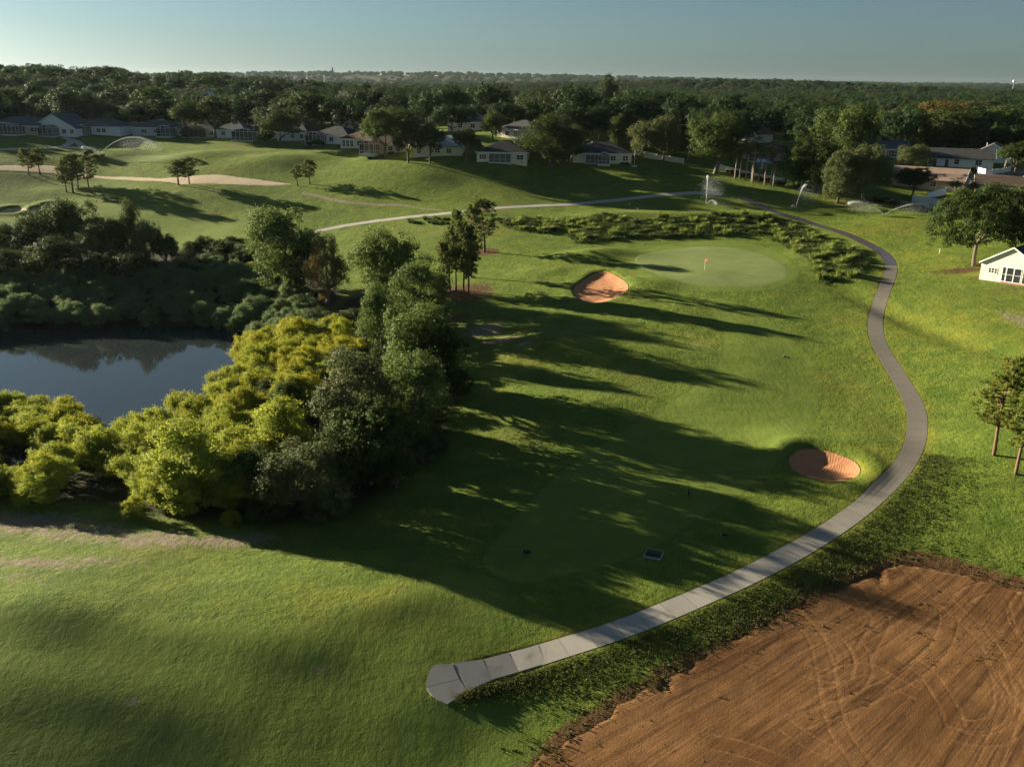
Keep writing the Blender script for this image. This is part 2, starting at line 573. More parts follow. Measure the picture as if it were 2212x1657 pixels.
def concrete_material():
    t = NT('concrete')
    p = t.pos()
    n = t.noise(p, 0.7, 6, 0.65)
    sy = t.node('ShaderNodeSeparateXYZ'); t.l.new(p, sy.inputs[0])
    far_dark = t.ramp(sy.outputs['Y'], 72, 100)  # concrete is pale close by and darker farther off
    c = t.mix(far_dark, t.mix(n, (0.37, 0.34, 0.295), (0.52, 0.48, 0.415)), t.mix(n, (0.105, 0.094, 0.078), (0.150, 0.136, 0.115)))
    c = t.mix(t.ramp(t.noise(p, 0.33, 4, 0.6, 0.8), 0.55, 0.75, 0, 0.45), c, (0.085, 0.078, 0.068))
    c = t.mix(t.math('MULTIPLY', t.rand(), 0.2), c, (0.115, 0.107, 0.095))
    c = t.mix(t.ramp(t.noise(p, 14, 3), 0.3, 0.8, 0, 0.2), c, (0.09, 0.083, 0.075))
    return t.done(c, t.bump(t.noise(p, 22, 4), 0.006), 0.82, 0.25)
M_CONC = concrete_material()
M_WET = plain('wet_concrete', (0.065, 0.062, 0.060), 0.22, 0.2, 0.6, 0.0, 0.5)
M_PALEC = plain('pale_concrete', (0.36, 0.34, 0.30), 0.85, 0.15, 0.5, 0.004, 0.2)

def water_material():
    t = NT('pond_water')
    p = t.pos()
    c = t.mix(t.noise(p, 0.1, 3), (0.020, 0.027, 0.030), (0.028, 0.035, 0.037))
    h = t.noise(t.map(p, (1, 3.0, 1), (0, 0, 0.35)), 1.6, 3, 0.5)
    t.b.inputs['IOR'].default_value = 1.42
    return t.done(c, t.bump(h, 0.010, 0.10), 0.02, 0.5)
M_WATER = water_material()

# ------------------------------------------------------------------ outlines on the land
WATER_Z = -1.0
c_ = hit(1290, 560)[0]; BUMPS.append((c_[0], c_[1] + 3, 1.5, 9, 5, 0.2))
c_ = hit(1180, 590)[0]; BUMPS.append((c_[0], c_[1], 0.7, 7, 4, 0.0))
c_ = hit(1400, 615)[0]; BUMPS.append((c_[0], c_[1], 0.8, 5, 5, 0.0))
for px, py, h_, sx, sy, an in ((1330, 470, 1.1, 14, 4, 0), (1600, 470, 1.0, 16, 4, 0), (1780, 560, 1.1, 6, 10, 0.4), (1850, 610, 0.7, 4, 6, 0.4),
                               (1180, 740, 1.0, 8, 6, 0.3), (1350, 760, 0.9, 14, 5, -0.2), (1250, 880, 0.8, 10, 5, -0.2), (1700, 955, 0.7, 6, 4, 0),
                               (1880, 960, 0.5, 4, 5, 0.4), (700, 1300, 0.25, 12, 6, -0.2), (60, 1310, 0.5, 7, 3.5, 0.1), (520, 1385, 0.3, 8, 3, -0.2), (850, 1300, 0.3, 6, 3, 0.3), (300, 1425, -0.25, 8, 3.5, 0), (680, 1450, -0.2, 7, 3, -0.3), (150, 1480, 0.25, 7, 3, -0.2),
                               (450, 340, 1.8, 14, 8, 0.2), (240, 335, 1.2, 12, 8, 0), (2050, 650, 0.8, 8, 12, 0.5), (1990, 700, -0.8, 3, 22, 0.25),
                               (600, 350, 2.0, 16, 9, 0.2), (120, 420, 0.9, 10, 6, 0), (1840, 455, 0.8, 14, 4, 0)):
    c_ = hit(px, py)[0]
    BUMPS.append((c_[0], c_[1], h_, sx, sy, an))

BUNKER_1 = world_poly(CI([(775,310),(790,270),(860,220),(900,190),(970,160),(1060,150),(1110,170),(1170,205),(1220,245),(1230,290),(1190,330),(1110,370),(1040,395),(950,408),(880,400),(800,360)]))
BUNKER_2 = world_poly(CJ([(178,1400),(190,1365),(230,1340),(300,1330),(400,1345),(480,1370),(550,1400),(580,1435),(580,1465),(550,1490),(480,1510),(400,1513),(330,1500),(250,1475),(195,1440)]))
BUNKER_3 = world_poly(CF([(-60,440),(0,425),(60,405),(150,398),(200,410),(225,428),(150,442),(40,445)]))
BUNKER_4 = world_poly(CF([(235,428),(300,405),(370,372),(440,362),(500,366),(480,385),(400,405),(320,432),(270,440)]))
GREEN_1 = world_poly([(1372,560),(1400,548),(1450,539),(1520,533),(1590,537),(1640,548),(1680,565),(1700,583),(1695,600),(1660,613),(1600,618),(1530,617),(1465,607),(1420,592),(1385,578)])
GREEN_2 = world_poly(CA([(880,850),(950,830),(1100,812),(1300,806),(1500,808),(1600,815),(1560,832),(1400,845),(1200,855),(1050,866),(930,868)]))
POND = world_poly([(-220,770),(-120,705),(0,700),(120,698),(250,690),(380,696),(500,706),(570,735),(560,790),(500,850),(420,905),(340,950),(260,975),(200,1010),(140,1035),(60,1030),(-20,990),(-120,950),(-260,900)])
_du = [(0,885),(250,880),(440,884),(600,925),(800,965),(1100,978),(1370,988),(1600,970),(1700,960),(1800,958),(2000,980),(2212,1005)]
_dl = [(0,940),(200,950),(420,965),(600,980),(780,995),(1000,1010),(1400,1030),(1500,1048),(1800,1045),(2000,1052),(2212,1062)]
WASTE = world_poly([(-80, 358)] + CA(_du) + CB([(200,960),(330,978),(450,992)]) + CB([(440,1004),(250,1018),(0,1018)]) + CA(_dl[::-1]) + [(-80, 370)], 3)
DIRT = world_poly([(1150,1700),(1190,1640),(1240,1590),(1330,1530),(1450,1455),(1560,1392),(1650,1345),(1730,1300),(1800,1272),(1850,1240),(1930,1212),(2000,1210),(2080,1228),(2160,1250),(2260,1290),(2480,1380),(2680,1560),(2640,1800),(2200,1960),(1600,1980),(1180,1850)], 5)
FAIRWAY = world_poly([(1519,651),(1548,693),(1561,745),(1556,774),(1522,813),(1459,860),(1380,905),(1290,960),(1190,1035),(1120,1105),(1070,1165),(1040,1215),(1100,1260),(1250,1240),(1400,1190),(1520,1120),(1640,1040),(1720,965),(1765,895),(1776,840),(1770,795),(1735,755),(1701,725),(1665,690),(1610,660),(1560,645)], 5)
LAWN_NEAR = world_poly([(-200,1330),(0,1320),(120,1318),(250,1330),(420,1345),(560,1352),(700,1340),(820,1300),(900,1262),(1000,1235),(1100,1290),(1080,1400),(960,1425),(900,1470),(940,1540),(1080,1530),(1180,1580),(1100,1690),(600,1750),(0,1780),(-260,1600)], 4)
APRON = world_poly([(1330,560),(1380,540),(1450,526),(1530,520),(1610,524),(1670,540),(1715,570),(1728,595),(1690,622),(1610,632),(1520,630),(1440,622),(1380,600),(1330,585)], 4)
TEE_1 = world_poly(CH([(1060,345),(1120,335),(1300,350),(1450,395),(1500,425),(1450,445),(1330,445),(1180,425),(1070,395)]), 4)
TEE_2 = world_poly(CH([(1690,300),(1750,285),(1900,290),(2060,330),(2150,370),(2000,400),(1850,390),(1740,355)]), 4)
TEE_3 = world_poly(CH([(160,405),(260,395),(420,405),(520,425),(450,450),(300,455),(180,435)]), 4)
FAR_FAIR = world_poly([(-60,470),(100,445),(300,440),(450,470),(640,480),(740,500),(690,505),(560,530),(440,535),(330,500),(200,470),(60,478)], 4)

# ------------------------------------------------------------------ cart path outline
_top = CK([(500,1068),(610,1058),(785,1035),(935,995),(1090,955),(1230,915),(1360,875),(1480,840),(1720,755)]) + CL([(0,670),(150,610),(360,515),(520,440),(720,330),(880,235),(1000,150),(1100,60)]) + \
       CJ([(680,1510),(790,1390),(845,1260),(850,1110),(800,1000),(735,880),(670,780),(640,700),(627,620),(645,520),(680,430),(715,340),(722,290),(690,230),(620,183),(500,124),(400,92),(250,47),(100,4)]) + [(1640, 446), (1586, 427)]
_bot = CK([(580,1298),(695,1218),(845,1150),(1000,1105),(1150,1058),(1320,1010),(1420,970),(1560,930),(1690,880),(1810,830)]) + CL([(0,790),(200,705),(350,640),(500,565),(700,460),(850,370),(920,320),(1040,240),(1150,160),(1250,70)]) + \
       CJ([(830,1510),(920,1380),(955,1250),(955,1150),(935,1080),(870,970),(800,860),(730,750),(705,670),(710,580),(740,480),(770,400),(790,330),(785,290),(765,250),(710,210),(620,163),(510,116),(400,80),(280,36),(150,4)]) + [(1655, 446), (1600, 425)]
def edge(pts):
    p = np.array(pts, float)
    w = hit(p[:, 0], p[:, 1])[:, :2]
    return resample(smooth_poly(w, 6), 600)
_t, _b = edge(_top), edge(_bot)
PATH_C = resample((_t + _b) / 2, 500)
_hw = np.hypot(*(_t - _b).T) / 2
_hw = np.convolve(np.pad(_hw, 12, 'edge'), np.ones(25) / 25, 'valid')
PATH_HW = np.interp(np.linspace(0, 1, 500), np.linspace(0, 1, 600), np.clip(_hw, 1.15, 2.6))
PATH_HW[60:] = np.clip(PATH_HW[60:], 1.15, 1.45)
_k9 = np.ones(15) / 15
PATH_C = np.stack([np.convolve(np.pad(PATH_C[:, i], 7, 'edge'), _k9, 'valid') for i in (0, 1)], 1)
def centre_line(pts, n=200):
    p = np.array(pts, float)
    return resample(smooth_poly(hit(p[:, 0], p[:, 1])[:, :2], 6), n)
PATH_FAR = centre_line([(448,526),(500,527.5),(549,526),(600,521),(650,511),(700,497),(800,480),(900,468),(1000,458),(1090,449),(1250,441),(1340,432),(1440,421),(1510,417),(1560,420)], 260)
PATH_LEFT = centre_line([(-40, 326), (60, 321), (110, 320), (135, 317), (150, 310), (152, 303), (140, 297), (150, 292), (163, 286), (172, 283)], 120)
PATH_LEFT2 = centre_line([(140, 299), (157, 303), (172, 311), (178, 318), (165, 320), (135, 318)], 60)
WALK_R = centre_line([(1880, 433), (1925, 441), (1960, 449), (1990, 455), (2030, 462)], 80)
SIDEWALK = centre_line([(2098, 360), (2135, 353), (2180, 345), (2260, 335)], 30)
STREET = centre_line([(2290, 372), (2212, 374), (2150, 378), (2110, 388), (2080, 398), (2070,402)], 40)
TRACK_1 = centre_line(CB([(530, 1075), (640, 1095), (760, 1125), (900, 1150), (1050, 1162), (1200, 1170), (1300, 1172), (1400, 1178)]), 90)
TRACK_2 = centre_line(CG([(1440,172),(1520,183),(1600,192),(1660,196)]), 40)

def line_dist(x, y, line):
    x = np.asarray(x, float).ravel(); y = np.asarray(y, float).ravel()
    out = np.full(len(x), 99.0)
    lo, hi = line.min(0) - 6, line.max(0) + 6
    m = np.where((x > lo[0]) & (x < hi[0]) & (y > lo[1]) & (y < hi[1]))[0]
    for i in range(0, len(m), 20000):
        k = m[i:i + 20000]
        d = np.sqrt(((x[k][:, None] - line[None, :, 0]) ** 2 + (y[k][:, None] - line[None, :, 1]) ** 2).min(1))
        out[k] = d
    return out

def bunker_dip(x, y, poly, dep, lip):
    d = sdf(x, y, poly)
    return -dep * ss(0.6, -2.6, d) - 0.20 * ss(0.35, -0.15, d) + lip * np.exp(-((d - 1.6) / 1.5) ** 2), d

def ground_z(x, y, carve=True):
    """the land with bunkers dug and beds cut for the paths"""
    sh = np.shape(x)
    x = np.asarray(x, float).ravel(); y = np.asarray(y, float).ravel()
    z = base_z(x, y)
    for poly, dep, lip in ((BUNKER_1, 0.42, 0.15), (BUNKER_2, 0.45, 0.42), (BUNKER_3, 0.7, 0.4), (BUNKER_4, 0.7, 0.4)):
        z = z + bunker_dip(x, y, poly, dep, lip)[0]
    if carve:
        for poly in (GREEN_1, GREEN_2, DIRT, WASTE):
            z = z - 0.16 * ss(-0.1, -1.2, sdf(x, y, poly))
        for ln, hw in ((PATH_C, None), (PATH_FAR, 1.2), (PATH_LEFT, 1.2), (PATH_LEFT2, 1.2), (SIDEWALK, 0.9), (STREET, 4.5), (WALK_R, 0.3)):
            d = line_dist(x, y, ln)
            w = 1.2 if hw is None else hw
            z = z - 0.25 * ss(w - 0.02, w - 0.7, d)
    return z.reshape(sh)

# ------------------------------------------------------------------ ground sheet
def ground():
    ang = np.concatenate([np.linspace(-180, -50, 40)[:-1], np.linspace(-50, -37, 40)[:-1], np.linspace(-37, 37, 620), np.linspace(37, 50, 40)[1:], np.linspace(50, 180, 40)[1:]])
    rad = np.concatenate([np.linspace(2, 44, 12)[:-1], np.linspace(44, 130, 250)[:-1], np.linspace(130, 300, 250)[:-1], np.linspace(300, 420, 70)[:-1], np.geomspace(420, 9000, 130)])
    A, Rr = np.meshgrid(np.radians(ang), rad)
    X, Y = Rr * np.sin(A), Rr * np.cos(A)
    Z = ground_z(X, Y)
    na = len(ang)
    V = np.stack([X, Y, Z], -1).reshape(-1, 3)
    i, j = np.meshgrid(np.arange(len(rad) - 1), np.arange(na - 1), indexing='ij')
    a = (i * na + j).ravel()
    F = np.stack([a, a + 1, a + na + 1, a + na], 1)[:, ::-1]
    me = mesh_np('ground', V, F, True)
    x, y = V[:, 0], V[:, 1]
    mown = np.full(len(x), -2.0)
    for p in (FAIRWAY, LAWN_NEAR, APRON, TEE_1, TEE_2, TEE_3, FAR_FAIR):
        mown = np.maximum(mown, -sdf(x, y, p))
    fattr(me, 'mown', np.clip(mown, -2, 2))
    fattr(me, 'cut', np.clip(np.where(np.abs(sdf(x, y, FAIRWAY)) < np.abs(sdf(x, y, APRON)), sdf(x, y, FAIRWAY), sdf(x, y, APRON)), -3, 3))
    fattr(me, 'dirtmix', ss(3.2, -0.6, sdf(x, y, DIRT)))
    def blob(lst):
        v = np.zeros(len(x))
        for px, py, sx, sy, h in lst:
            c = hit(px, py)[0]
            v = np.maximum(v, h * np.exp(-((x - c[0]) / sx) ** 2 - ((y - c[1]) / sy) ** 2))
        return v
    fattr(me, 'bare', np.maximum.reduce([blob([(60,1130,11,5,.9),(180,1150,10,4.5,.8),(330,1165,8,3.6,.9),(480,1170,7,2.6,.85),(560,1160,4,1.8,.75),(60,1215,10,2.6,.8),(190,1210,7,2.4,.7),(20,1245,6,2,.65),(130,1265,5,1.0,.5),
        (1045,715,5,5,.95),(1085,735,5,3,.9),(1130,742,3,1.5,.8),(1020,660,5,4,.5),(1110,760,4,1.5,.6),(1080,870,1.5,5,.35),(1080,905,1.5,4,.35),
        (850,370,5,2,.5),(1620,416,5,1.5,.65),(560,430,12,4,.5),(620,422,10,3,.5),(2200,690,3,8,.75),(1500,745,2.5,1.5,.7),(1490,725,3,1.2,.5),(1880,690,1.2,3,.5),(1740,655,2,2,.5),
        (1625,1420,4,3,.45),(1590,1330,3,2,.35),(1760,830,1.2,3,.45),(1930,815,1,4,.5),(280,1515,1.1,.7,.75),(690,1445,1.3,.5,.7),(740,1470,1.5,.5,.4)]),
        1.35 * np.exp(-(line_dist(x, y, TRACK_1) / 0.9) ** 2), 1.2 * np.exp(-(line_dist(x, y, TRACK_2) / 0.7) ** 2)]))
    fattr(me, 'needle', blob([(1044,545,5,4,1.0),(1000,632,8,7,1.0),(2075,585,8,3,.85),(2130,600,5,2.5,.8),(2110,572,3,2,.8),(1830,440,8,4,.7),(2180,625,4,3,.6),(2200,1035,3,2,.5),(980,690,6,5,.7),(1735,560,4,2,.6),(1040,345,6,3,.6),(1640,400,12,4,.5)]))
    fattr(me, 'yellow', np.maximum(blob([(2090,700,16,14,.55),(2000,560,10,14,.45),(1880,500,20,8,.4),(1330,590,6,4,.35),(1870,1010,2,4,.7),(1890,980,2,3,.6),(1770,815,1.2,6,.7),(830,1290,9,3,.55),(760,1330,10,3,.35),(1300,560,12,5,.35),(1150,770,8,3,.45),(1500,720,8,6,.4),(1700,440,14,5,.4),(480,350,18,8,.3)]),
        0.6 * np.exp(-((line_dist(x, y, PATH_C) - 1.6) / 0.5) ** 2)))
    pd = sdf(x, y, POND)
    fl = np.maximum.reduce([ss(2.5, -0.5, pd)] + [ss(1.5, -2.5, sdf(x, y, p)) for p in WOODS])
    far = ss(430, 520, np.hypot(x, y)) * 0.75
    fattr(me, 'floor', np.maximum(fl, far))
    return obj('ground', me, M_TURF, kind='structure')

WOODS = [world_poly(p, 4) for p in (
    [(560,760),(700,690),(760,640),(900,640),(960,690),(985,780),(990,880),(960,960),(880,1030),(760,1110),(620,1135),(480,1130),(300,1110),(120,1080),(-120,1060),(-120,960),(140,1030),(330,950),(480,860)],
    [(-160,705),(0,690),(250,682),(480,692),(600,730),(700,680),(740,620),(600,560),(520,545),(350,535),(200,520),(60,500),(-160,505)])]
ground()

# ------------------------------------------------------------------ water
def flat_sheet(name, poly, z, mat):
    c = poly.mean(0)
    rings = [0.0, 0.35, 0.7, 1.0, 1.06]
    n = len(poly)
    V = [(c[0], c[1], z)]
    for r in rings[1:]:
        for p in poly:
            q = c + (p - c) * r
            V.append((q[0], q[1], z))
    F3 = [(0, 1 + k, 1 + (k + 1) % n) for k in range(n)]
    F4 = []
    for i in range(len(rings) - 2):
        for k in range(n):
            a, b = 1 + i * n + k, 1 + i * n + (k + 1) % n
            F4.append((a, a + n, b + n, b))
    return obj(name, mesh_np(name, V, [np.array(F3), np.array(F4)], True), mat, kind='structure')
flat_sheet('pond', POND, WATER_Z, M_WATER)

# ------------------------------------------------------------------ sheets laid on the land
def star_sheet(name, poly, mat, off=0.03, rings=28, skirt=0.35, extra=None, wide=0.12):
    c = poly.mean(0)
    n = len(poly)
    rr = np.linspace(0, 1, rings + 1)[1:]
    pts = [c[None]] + [c + (poly - c) * r for r in rr]
    XY = np.concatenate(pts)
    z = ground_z(XY[:, 0], XY[:, 1], False) + off
    if extra is not None:
        z = z + extra(XY[:, 0], XY[:, 1])
    last = XY[-n:]
    out = last + (last - c) / np.linalg.norm(last - c, axis=1)[:, None] * wide
    V = np.concatenate([np.column_stack([XY, z]), np.column_stack([out, z[-n:] - skirt])])
    F3 = np.array([(0, 1 + k, 1 + (k + 1) % n) for k in range(n)])
    F4 = np.array([(1 + i * n + k, 1 + (i + 1) * n + k, 1 + (i + 1) * n + (k + 1) % n, 1 + i * n + (k + 1) % n) for i in range(rings) for k in range(n)])
    return obj(name, mesh_np(name, V, [F3, F4], True), mat, kind='structure')
g1 = star_sheet('golf_green', GREEN_1, M_GREEN, 0.012, 28, 0.09, None, 0.6)
g2 = star_sheet('golf_green', GREEN_2, M_GREEN, 0.012, 28, 0.09, None, 0.6)
def ripples(x, y):
    return 0.03 * noise2(x, y, 0.9, 5) + 0.012 * np.sin(np.hypot(x - BUNKER_1[:, 0].mean() + 2, y - BUNKER_1[:, 1].mean()) * 5.5) * ss(-0.4, -1.2, sdf(x, y, BUNKER_1)) \
        + 0.005 * np.sin(np.hypot(x - BUNKER_2[:, 0].mean() - 2.2, y - BUNKER_2[:, 1].mean()) * 7) * ss(-0.4, -1.2, sdf(x, y, BUNKER_2))
for nm, poly, m in (('sand_bunker', BUNKER_1, M_SAND), ('sand_bunker', BUNKER_2, M_SAND), ('sand_bunker', BUNKER_3, M_PALESAND), ('sand_bunker', BUNKER_4, M_PALESAND)):
    star_sheet(nm, poly, m, 0.05, 34, 0.5, ripples)

def grid_sheet(name, poly, step, mat, off=0.03, extra=None, rag=0.5, attrs=None):
    """fine grid over an outline; its rim frays with the ground"""
    lo, hi = poly.min(0) - 1, poly.max(0) + 1
    xs, ys = np.arange(lo[0], hi[0], step), np.arange(lo[1], hi[1], step)
    X, Y = np.meshgrid(xs, ys)
    x, y = X.ravel(), Y.ravel()
    d = sdf(x, y, poly) + rag * (noise2(x, y, 1.3, 21) * 0.6 + noise2(x, y, 3.6, 22)) if rag else sdf(x, y, poly)
    z = ground_z(x, y, False) + off - 0.22 * ss(-1.1, 0.15, d)
    if extra is not None:
        z = z + extra(x, y)
    keep = d < 0.15
    idx = np.full(len(x), -1)
    nx = len(xs)
    i, j = np.meshgrid(np.arange(len(ys) - 1), np.arange(nx - 1), indexing='ij')
    a = (i * nx + j).ravel()
    F = np.stack([a, a + 1, a + nx + 1, a + nx], 1)
    F = F[keep[F].all(1)]
    used = np.unique(F)
    idx[used] = np.arange(len(used))
    me = mesh_np(name, np.stack([x, y, z], 1)[used], idx[F], True)
    for k, f in (attrs or {}).items():
        fattr(me, k, f(x[used], y[used]))
    return obj(name, me, mat, kind='structure')
grid_sheet('waste_sand', WASTE, 0.5, M_PALESAND, 0.02, None, 0.3)

# the dirt field: harrow furrows run in wide arcs, tyre tracks cross them
def pline(pts, n=5):
    p = np.array(pts, float)
    return resample(smooth_poly(hit(p[:, 0], p[:, 1])[:, :2], n), 140)
DTRACKS = [pline(CL(p)) for p in (
    [(1300,440),(1360,540),(1430,610),(1530,690),(1640,790),(1740,880),(1830,1000),(1880,1110),(1950,1210),(2010,1290),(2100,1400)],
    [(1000,600),(1060,680),(1110,740),(1170,800),(1160,860),(1100,960),(1060,1030)],
    [(640,900),(720,860),(830,850),(940,870),(1010,930),(1060,1010),(1070,1090),(1040,1160),(960,1220),(860,1240),(760,1230)],
    [(690,960),(760,920),(860,915),(930,960),(970,1030),(965,1100),(910,1150),(830,1170)],
    [(560,700),(700,800),(800,920),(850,1080),(870,1200),(900,1350),(950,1480),(1050,1620),(1100,1700)],
    [(1620,700),(1700,650),(1800,625),(1900,640),(1960,700),(1990,800),(2020,900)],
    [(1560,760),(1570,830),(1520,960),(1400,1080),(1200,1200),(950,1310),(700,1400)],
    [(1830,1040),(1870,1150),(1890,1260),(1870,1370),(1800,1420),(1700,1430),(1600,1400)],
    [(1900,1100),(1960,1230),(1980,1340),(1930,1440),(1830,1490),(1700,1490),(1560,1460)],
    [(1940,1250),(1900,1400),(1850,1520),(1800,1660)],
    [(600,1400),(760,1510),(900,1580),(1000,1650)], [(150,1500),(400,1560),(640,1650)], [(1280,1000),(1450,1130),(1560,1300),(1620,1450)],
    [(700,1090),(880,1130),(1090,1090),(1250,1170),(1400,1240)], [(2050,640),(1960,760),(1990,860),(2060,950)])]
_p1 = hit(*CL([(0, 1150)])[0])[0][:2]; _q1 = hit(*CL([(700, 850)])[0])[0][:2]
_p2 = hit(*CL([(1200, 1620)])[0])[0][:2]; _q2 = hit(*CL([(1620, 1050)])[0])[0][:2]
_d1, _d2 = _q1 - _p1, _q2 - _p2
_s = np.linalg.solve(np.stack([_d1, -_d2], 1), _p2 - _p1)
_fc = (_p1 + _q1 + _p2 + _q2) / 4
ARC_C = _fc + (_p1 + _s[0] * _d1 - _fc) * 1.9      # the harrow lines fan out from well beyond the field
_a0 = math.atan2(*(_fc - ARC_C)[::-1])
_r0 = float(np.linalg.norm(_fc - ARC_C))
def furrow_r(x, y):
    a = np.arctan2(y - ARC_C[1], x - ARC_C[0]) - _a0
    return (np.mod(a + math.pi, 2 * math.pi) - math.pi) * _r0
def track_dist(x, y, line):
    """distance to a track, ignoring the round ends"""
    out = np.full(len(x), 99.0)
    lo, hi = line.min(0) - 3, line.max(0) + 3
    m = np.where((x > lo[0]) & (x < hi[0]) & (y > lo[1]) & (y < hi[1]))[0]
    for i in range(0, len(m), 20000):
        k = m[i:i + 20000]
        D = (x[k][:, None] - line[None, :, 0]) ** 2 + (y[k][:, None] - line[None, :, 1]) ** 2
        j = D.argmin(1)
        out[k] = np.where((j < 2) | (j > len(line) - 3), 99.0, np.sqrt(D.min(1)))
    return out
def dirt_relief(x, y):
    r = furrow_r(x, y) + 0.5 * noise2(x, y, 9, 31)
    z = 0.004 * np.sin(r * 2 * math.pi / 0.45) * (0.6 + 0.6 * noise2(x, y, 4, 32)) + 0.012 * noise2(x, y, 0.8, 33) + 0.014 * noise2(r, 0.04 * (x + y), 0.45, 34) + 0.012 * noise2(r, 0.03 * (x + y), 1.6, 35)
    for ln in DTRACKS:
        d = track_dist(x, y, ln)
        for o in (0.75,):
            z = z - 0.010 * np.exp(-((d - o) / 0.15) ** 2) + 0.005 * np.exp(-((d - o - 0.33) / 0.12) ** 2) + 0.004 * np.exp(-((d - o + 0.33) / 0.12) ** 2)
    return z
def track_amount(x, y):
    v = np.zeros(len(x))
    for ln in DTRACKS:
        v = np.maximum(v, np.exp(-((track_dist(x, y, ln) - 0.75) / 0.13) ** 2))
    return v
grid_sheet('dirt_field', DIRT, 0.15, M_DIRT, 0.04, dirt_relief, 1.3, {'track': track_amount, 'fu': lambda x, y: furrow_r(x, y) + 0.35 * noise2(x, y, 14, 31), 'fv': lambda x, y: np.hypot(x - ARC_C[0], y - ARC_C[1])})

# ------------------------------------------------------------------ paths
def strip_mesh(name, line, hw, off, nacross=4, skirt=0.3, closed_ends=True):
    line = np.asarray(line)
    hw = np.broadcast_to(np.asarray(hw, float), (len(line),))
    d = np.gradient(line, axis=0)
    d /= np.linalg.norm(d, axis=1)[:, None]
    nrm = np.stack([-d[:, 1], d[:, 0]], 1)
    us = np.linspace(-1, 1, nacross + 1)
    XY = line[:, None] + nrm[:, None] * (us[None, :, None] * hw[:, None, None])
    x, y = XY[..., 0], XY[..., 1]
    z = ground_z(x, y, False) + off
    top = np.stack([x, y, z], -1)
    lft = top[:, :1].copy(); lft[..., 2] -= skirt
    rgt = top[:, -1:].copy(); rgt[..., 2] -= skirt
    G = np.concatenate([lft, top, rgt], 1)
    m = G.shape[1]
    V = G.reshape(-1, 3)
    i, j = np.meshgrid(np.arange(len(line) - 1), np.arange(m - 1), indexing='ij')
    a = (i * m + j).ravel()
    F = [np.stack([a, a + m, a + m + 1, a + 1], 1)]
    return mesh_np(name, V, F)

cum = np.concatenate([[0], np.cumsum(np.hypot(*np.diff(PATH_C, axis=0).T))])
L_SLABS = cum[np.argmin(np.hypot(*(PATH_C - hit(1912, 575)[0][:2]).T))]
path = bpy.data.objects.new('cart_path', None)
col.objects.link(path)
path['kind'] = 'structure'
bed_i = (cum <= L_SLABS + 0.5) & (cum > 2.5)
obj('path_bed', strip_mesh('path_bed', PATH_C[bed_i], PATH_HW[bed_i] - 0.10, -0.05), plain('dark_joint_soil', (0.06, 0.052, 0.04)), path)
def poly_slab(pts, off, plane=None):
    """one flat cast slab from its outline as it lies on the land"""
    p = np.array(pts, float)
    w = hit(p[:, 0], p[:, 1])[:, :2]
    if len(w) == 4:      # leave the joints open
        w = np.array([w[0] + (w[3] - w[0]) * 0.005, w[1] + (w[2] - w[1]) * 0.005, w[2] - (w[2] - w[1]) * 0.005, w[3] - (w[3] - w[0]) * 0.005])
    if plane is None:
        A = np.column_stack([w, np.ones(len(w))])
        plane = np.linalg.lstsq(A, ground_z(w[:, 0], w[:, 1], False), rcond=None)[0]
    z = w @ plane[:2] + plane[2] + off
    n = len(w)
    V = np.concatenate([np.column_stack([w, z]), np.column_stack([w, z - 0.3])])
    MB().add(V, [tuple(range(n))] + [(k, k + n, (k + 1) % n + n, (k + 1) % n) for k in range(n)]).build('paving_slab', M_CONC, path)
    return plane
_joints = [CK([q])[0] for q in ((612, 1059), (697, 1217), (785, 1036), (845, 1150), (935, 997), (1000, 1105), (1105, 953), (1153, 1057))]
_cap1 = CK([(610,1061),(560,1063),(506,1069),(482,1098),(464,1150),(462,1196),(650,1147)])
_cap2 = CK([(651.5,1149.5),(464,1199),(472,1222),(495,1248),(540,1277),(580,1297),(620,1268),(660,1238),(695,1218)])
_pl = None
for k, pts in enumerate((_cap1, _cap2, [_joints[0], _joints[1], _joints[3], _joints[2]], [_joints[2], _joints[3], _joints[5], _joints[4]], [_joints[4], _joints[5], _joints[7], _joints[6]])):
    _pl = poly_slab(pts, 0.03, _pl if k == 1 else None)
_j0, _j1 = [hit(*q)[0][:2] for q in _joints[6:8]]
S_START = cum[np.argmin(np.hypot(*(PATH_C - (_j0 + _j1) / 2).T))]
s0 = S_START - 0.45
while s0 < L_SLABS:
    ln = 2.75 + rng.uniform(-0.08, 0.08)
    s1 = min(s0 + ln, L_SLABS + 1)
    t_ = np.linspace(s0 + 0.016, s1 - 0.016, 7)
    lin = np.stack([np.interp(t_, cum, PATH_C[:, k]) for k in (0, 1)], 1)
    hw_ = np.interp(t_, cum, PATH_HW)
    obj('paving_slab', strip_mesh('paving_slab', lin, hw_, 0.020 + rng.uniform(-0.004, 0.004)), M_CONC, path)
    s0 = s1
END_S = s0
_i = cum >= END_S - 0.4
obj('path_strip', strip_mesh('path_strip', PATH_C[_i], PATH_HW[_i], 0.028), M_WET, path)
p2_ = bpy.data.objects.new('cart_path', None); col.objects.link(p2_); p2_['kind'] = 'structure'
obj('path_strip', strip_mesh('path_strip', PATH_FAR, 1.2, 0.05), M_PALEC, p2_)
p3_ = bpy.data.objects.new('cart_path', None); col.objects.link(p3_); p3_['kind'] = 'structure'
obj('path_strip', strip_mesh('path_strip', PATH_LEFT, 1.25, 0.04), M_PALEC, p3_)
obj('path_strip', strip_mesh('path_strip', PATH_LEFT2, 1.25, 0.05), M_PALEC, p3_)
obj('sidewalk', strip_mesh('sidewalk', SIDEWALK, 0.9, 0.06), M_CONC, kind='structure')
obj('street', strip_mesh('street', STREET, 4.6, 0.04), plain('asphalt_pale', (0.16, 0.14, 0.12), 0.9, 0.2, 0.5), kind='structure')
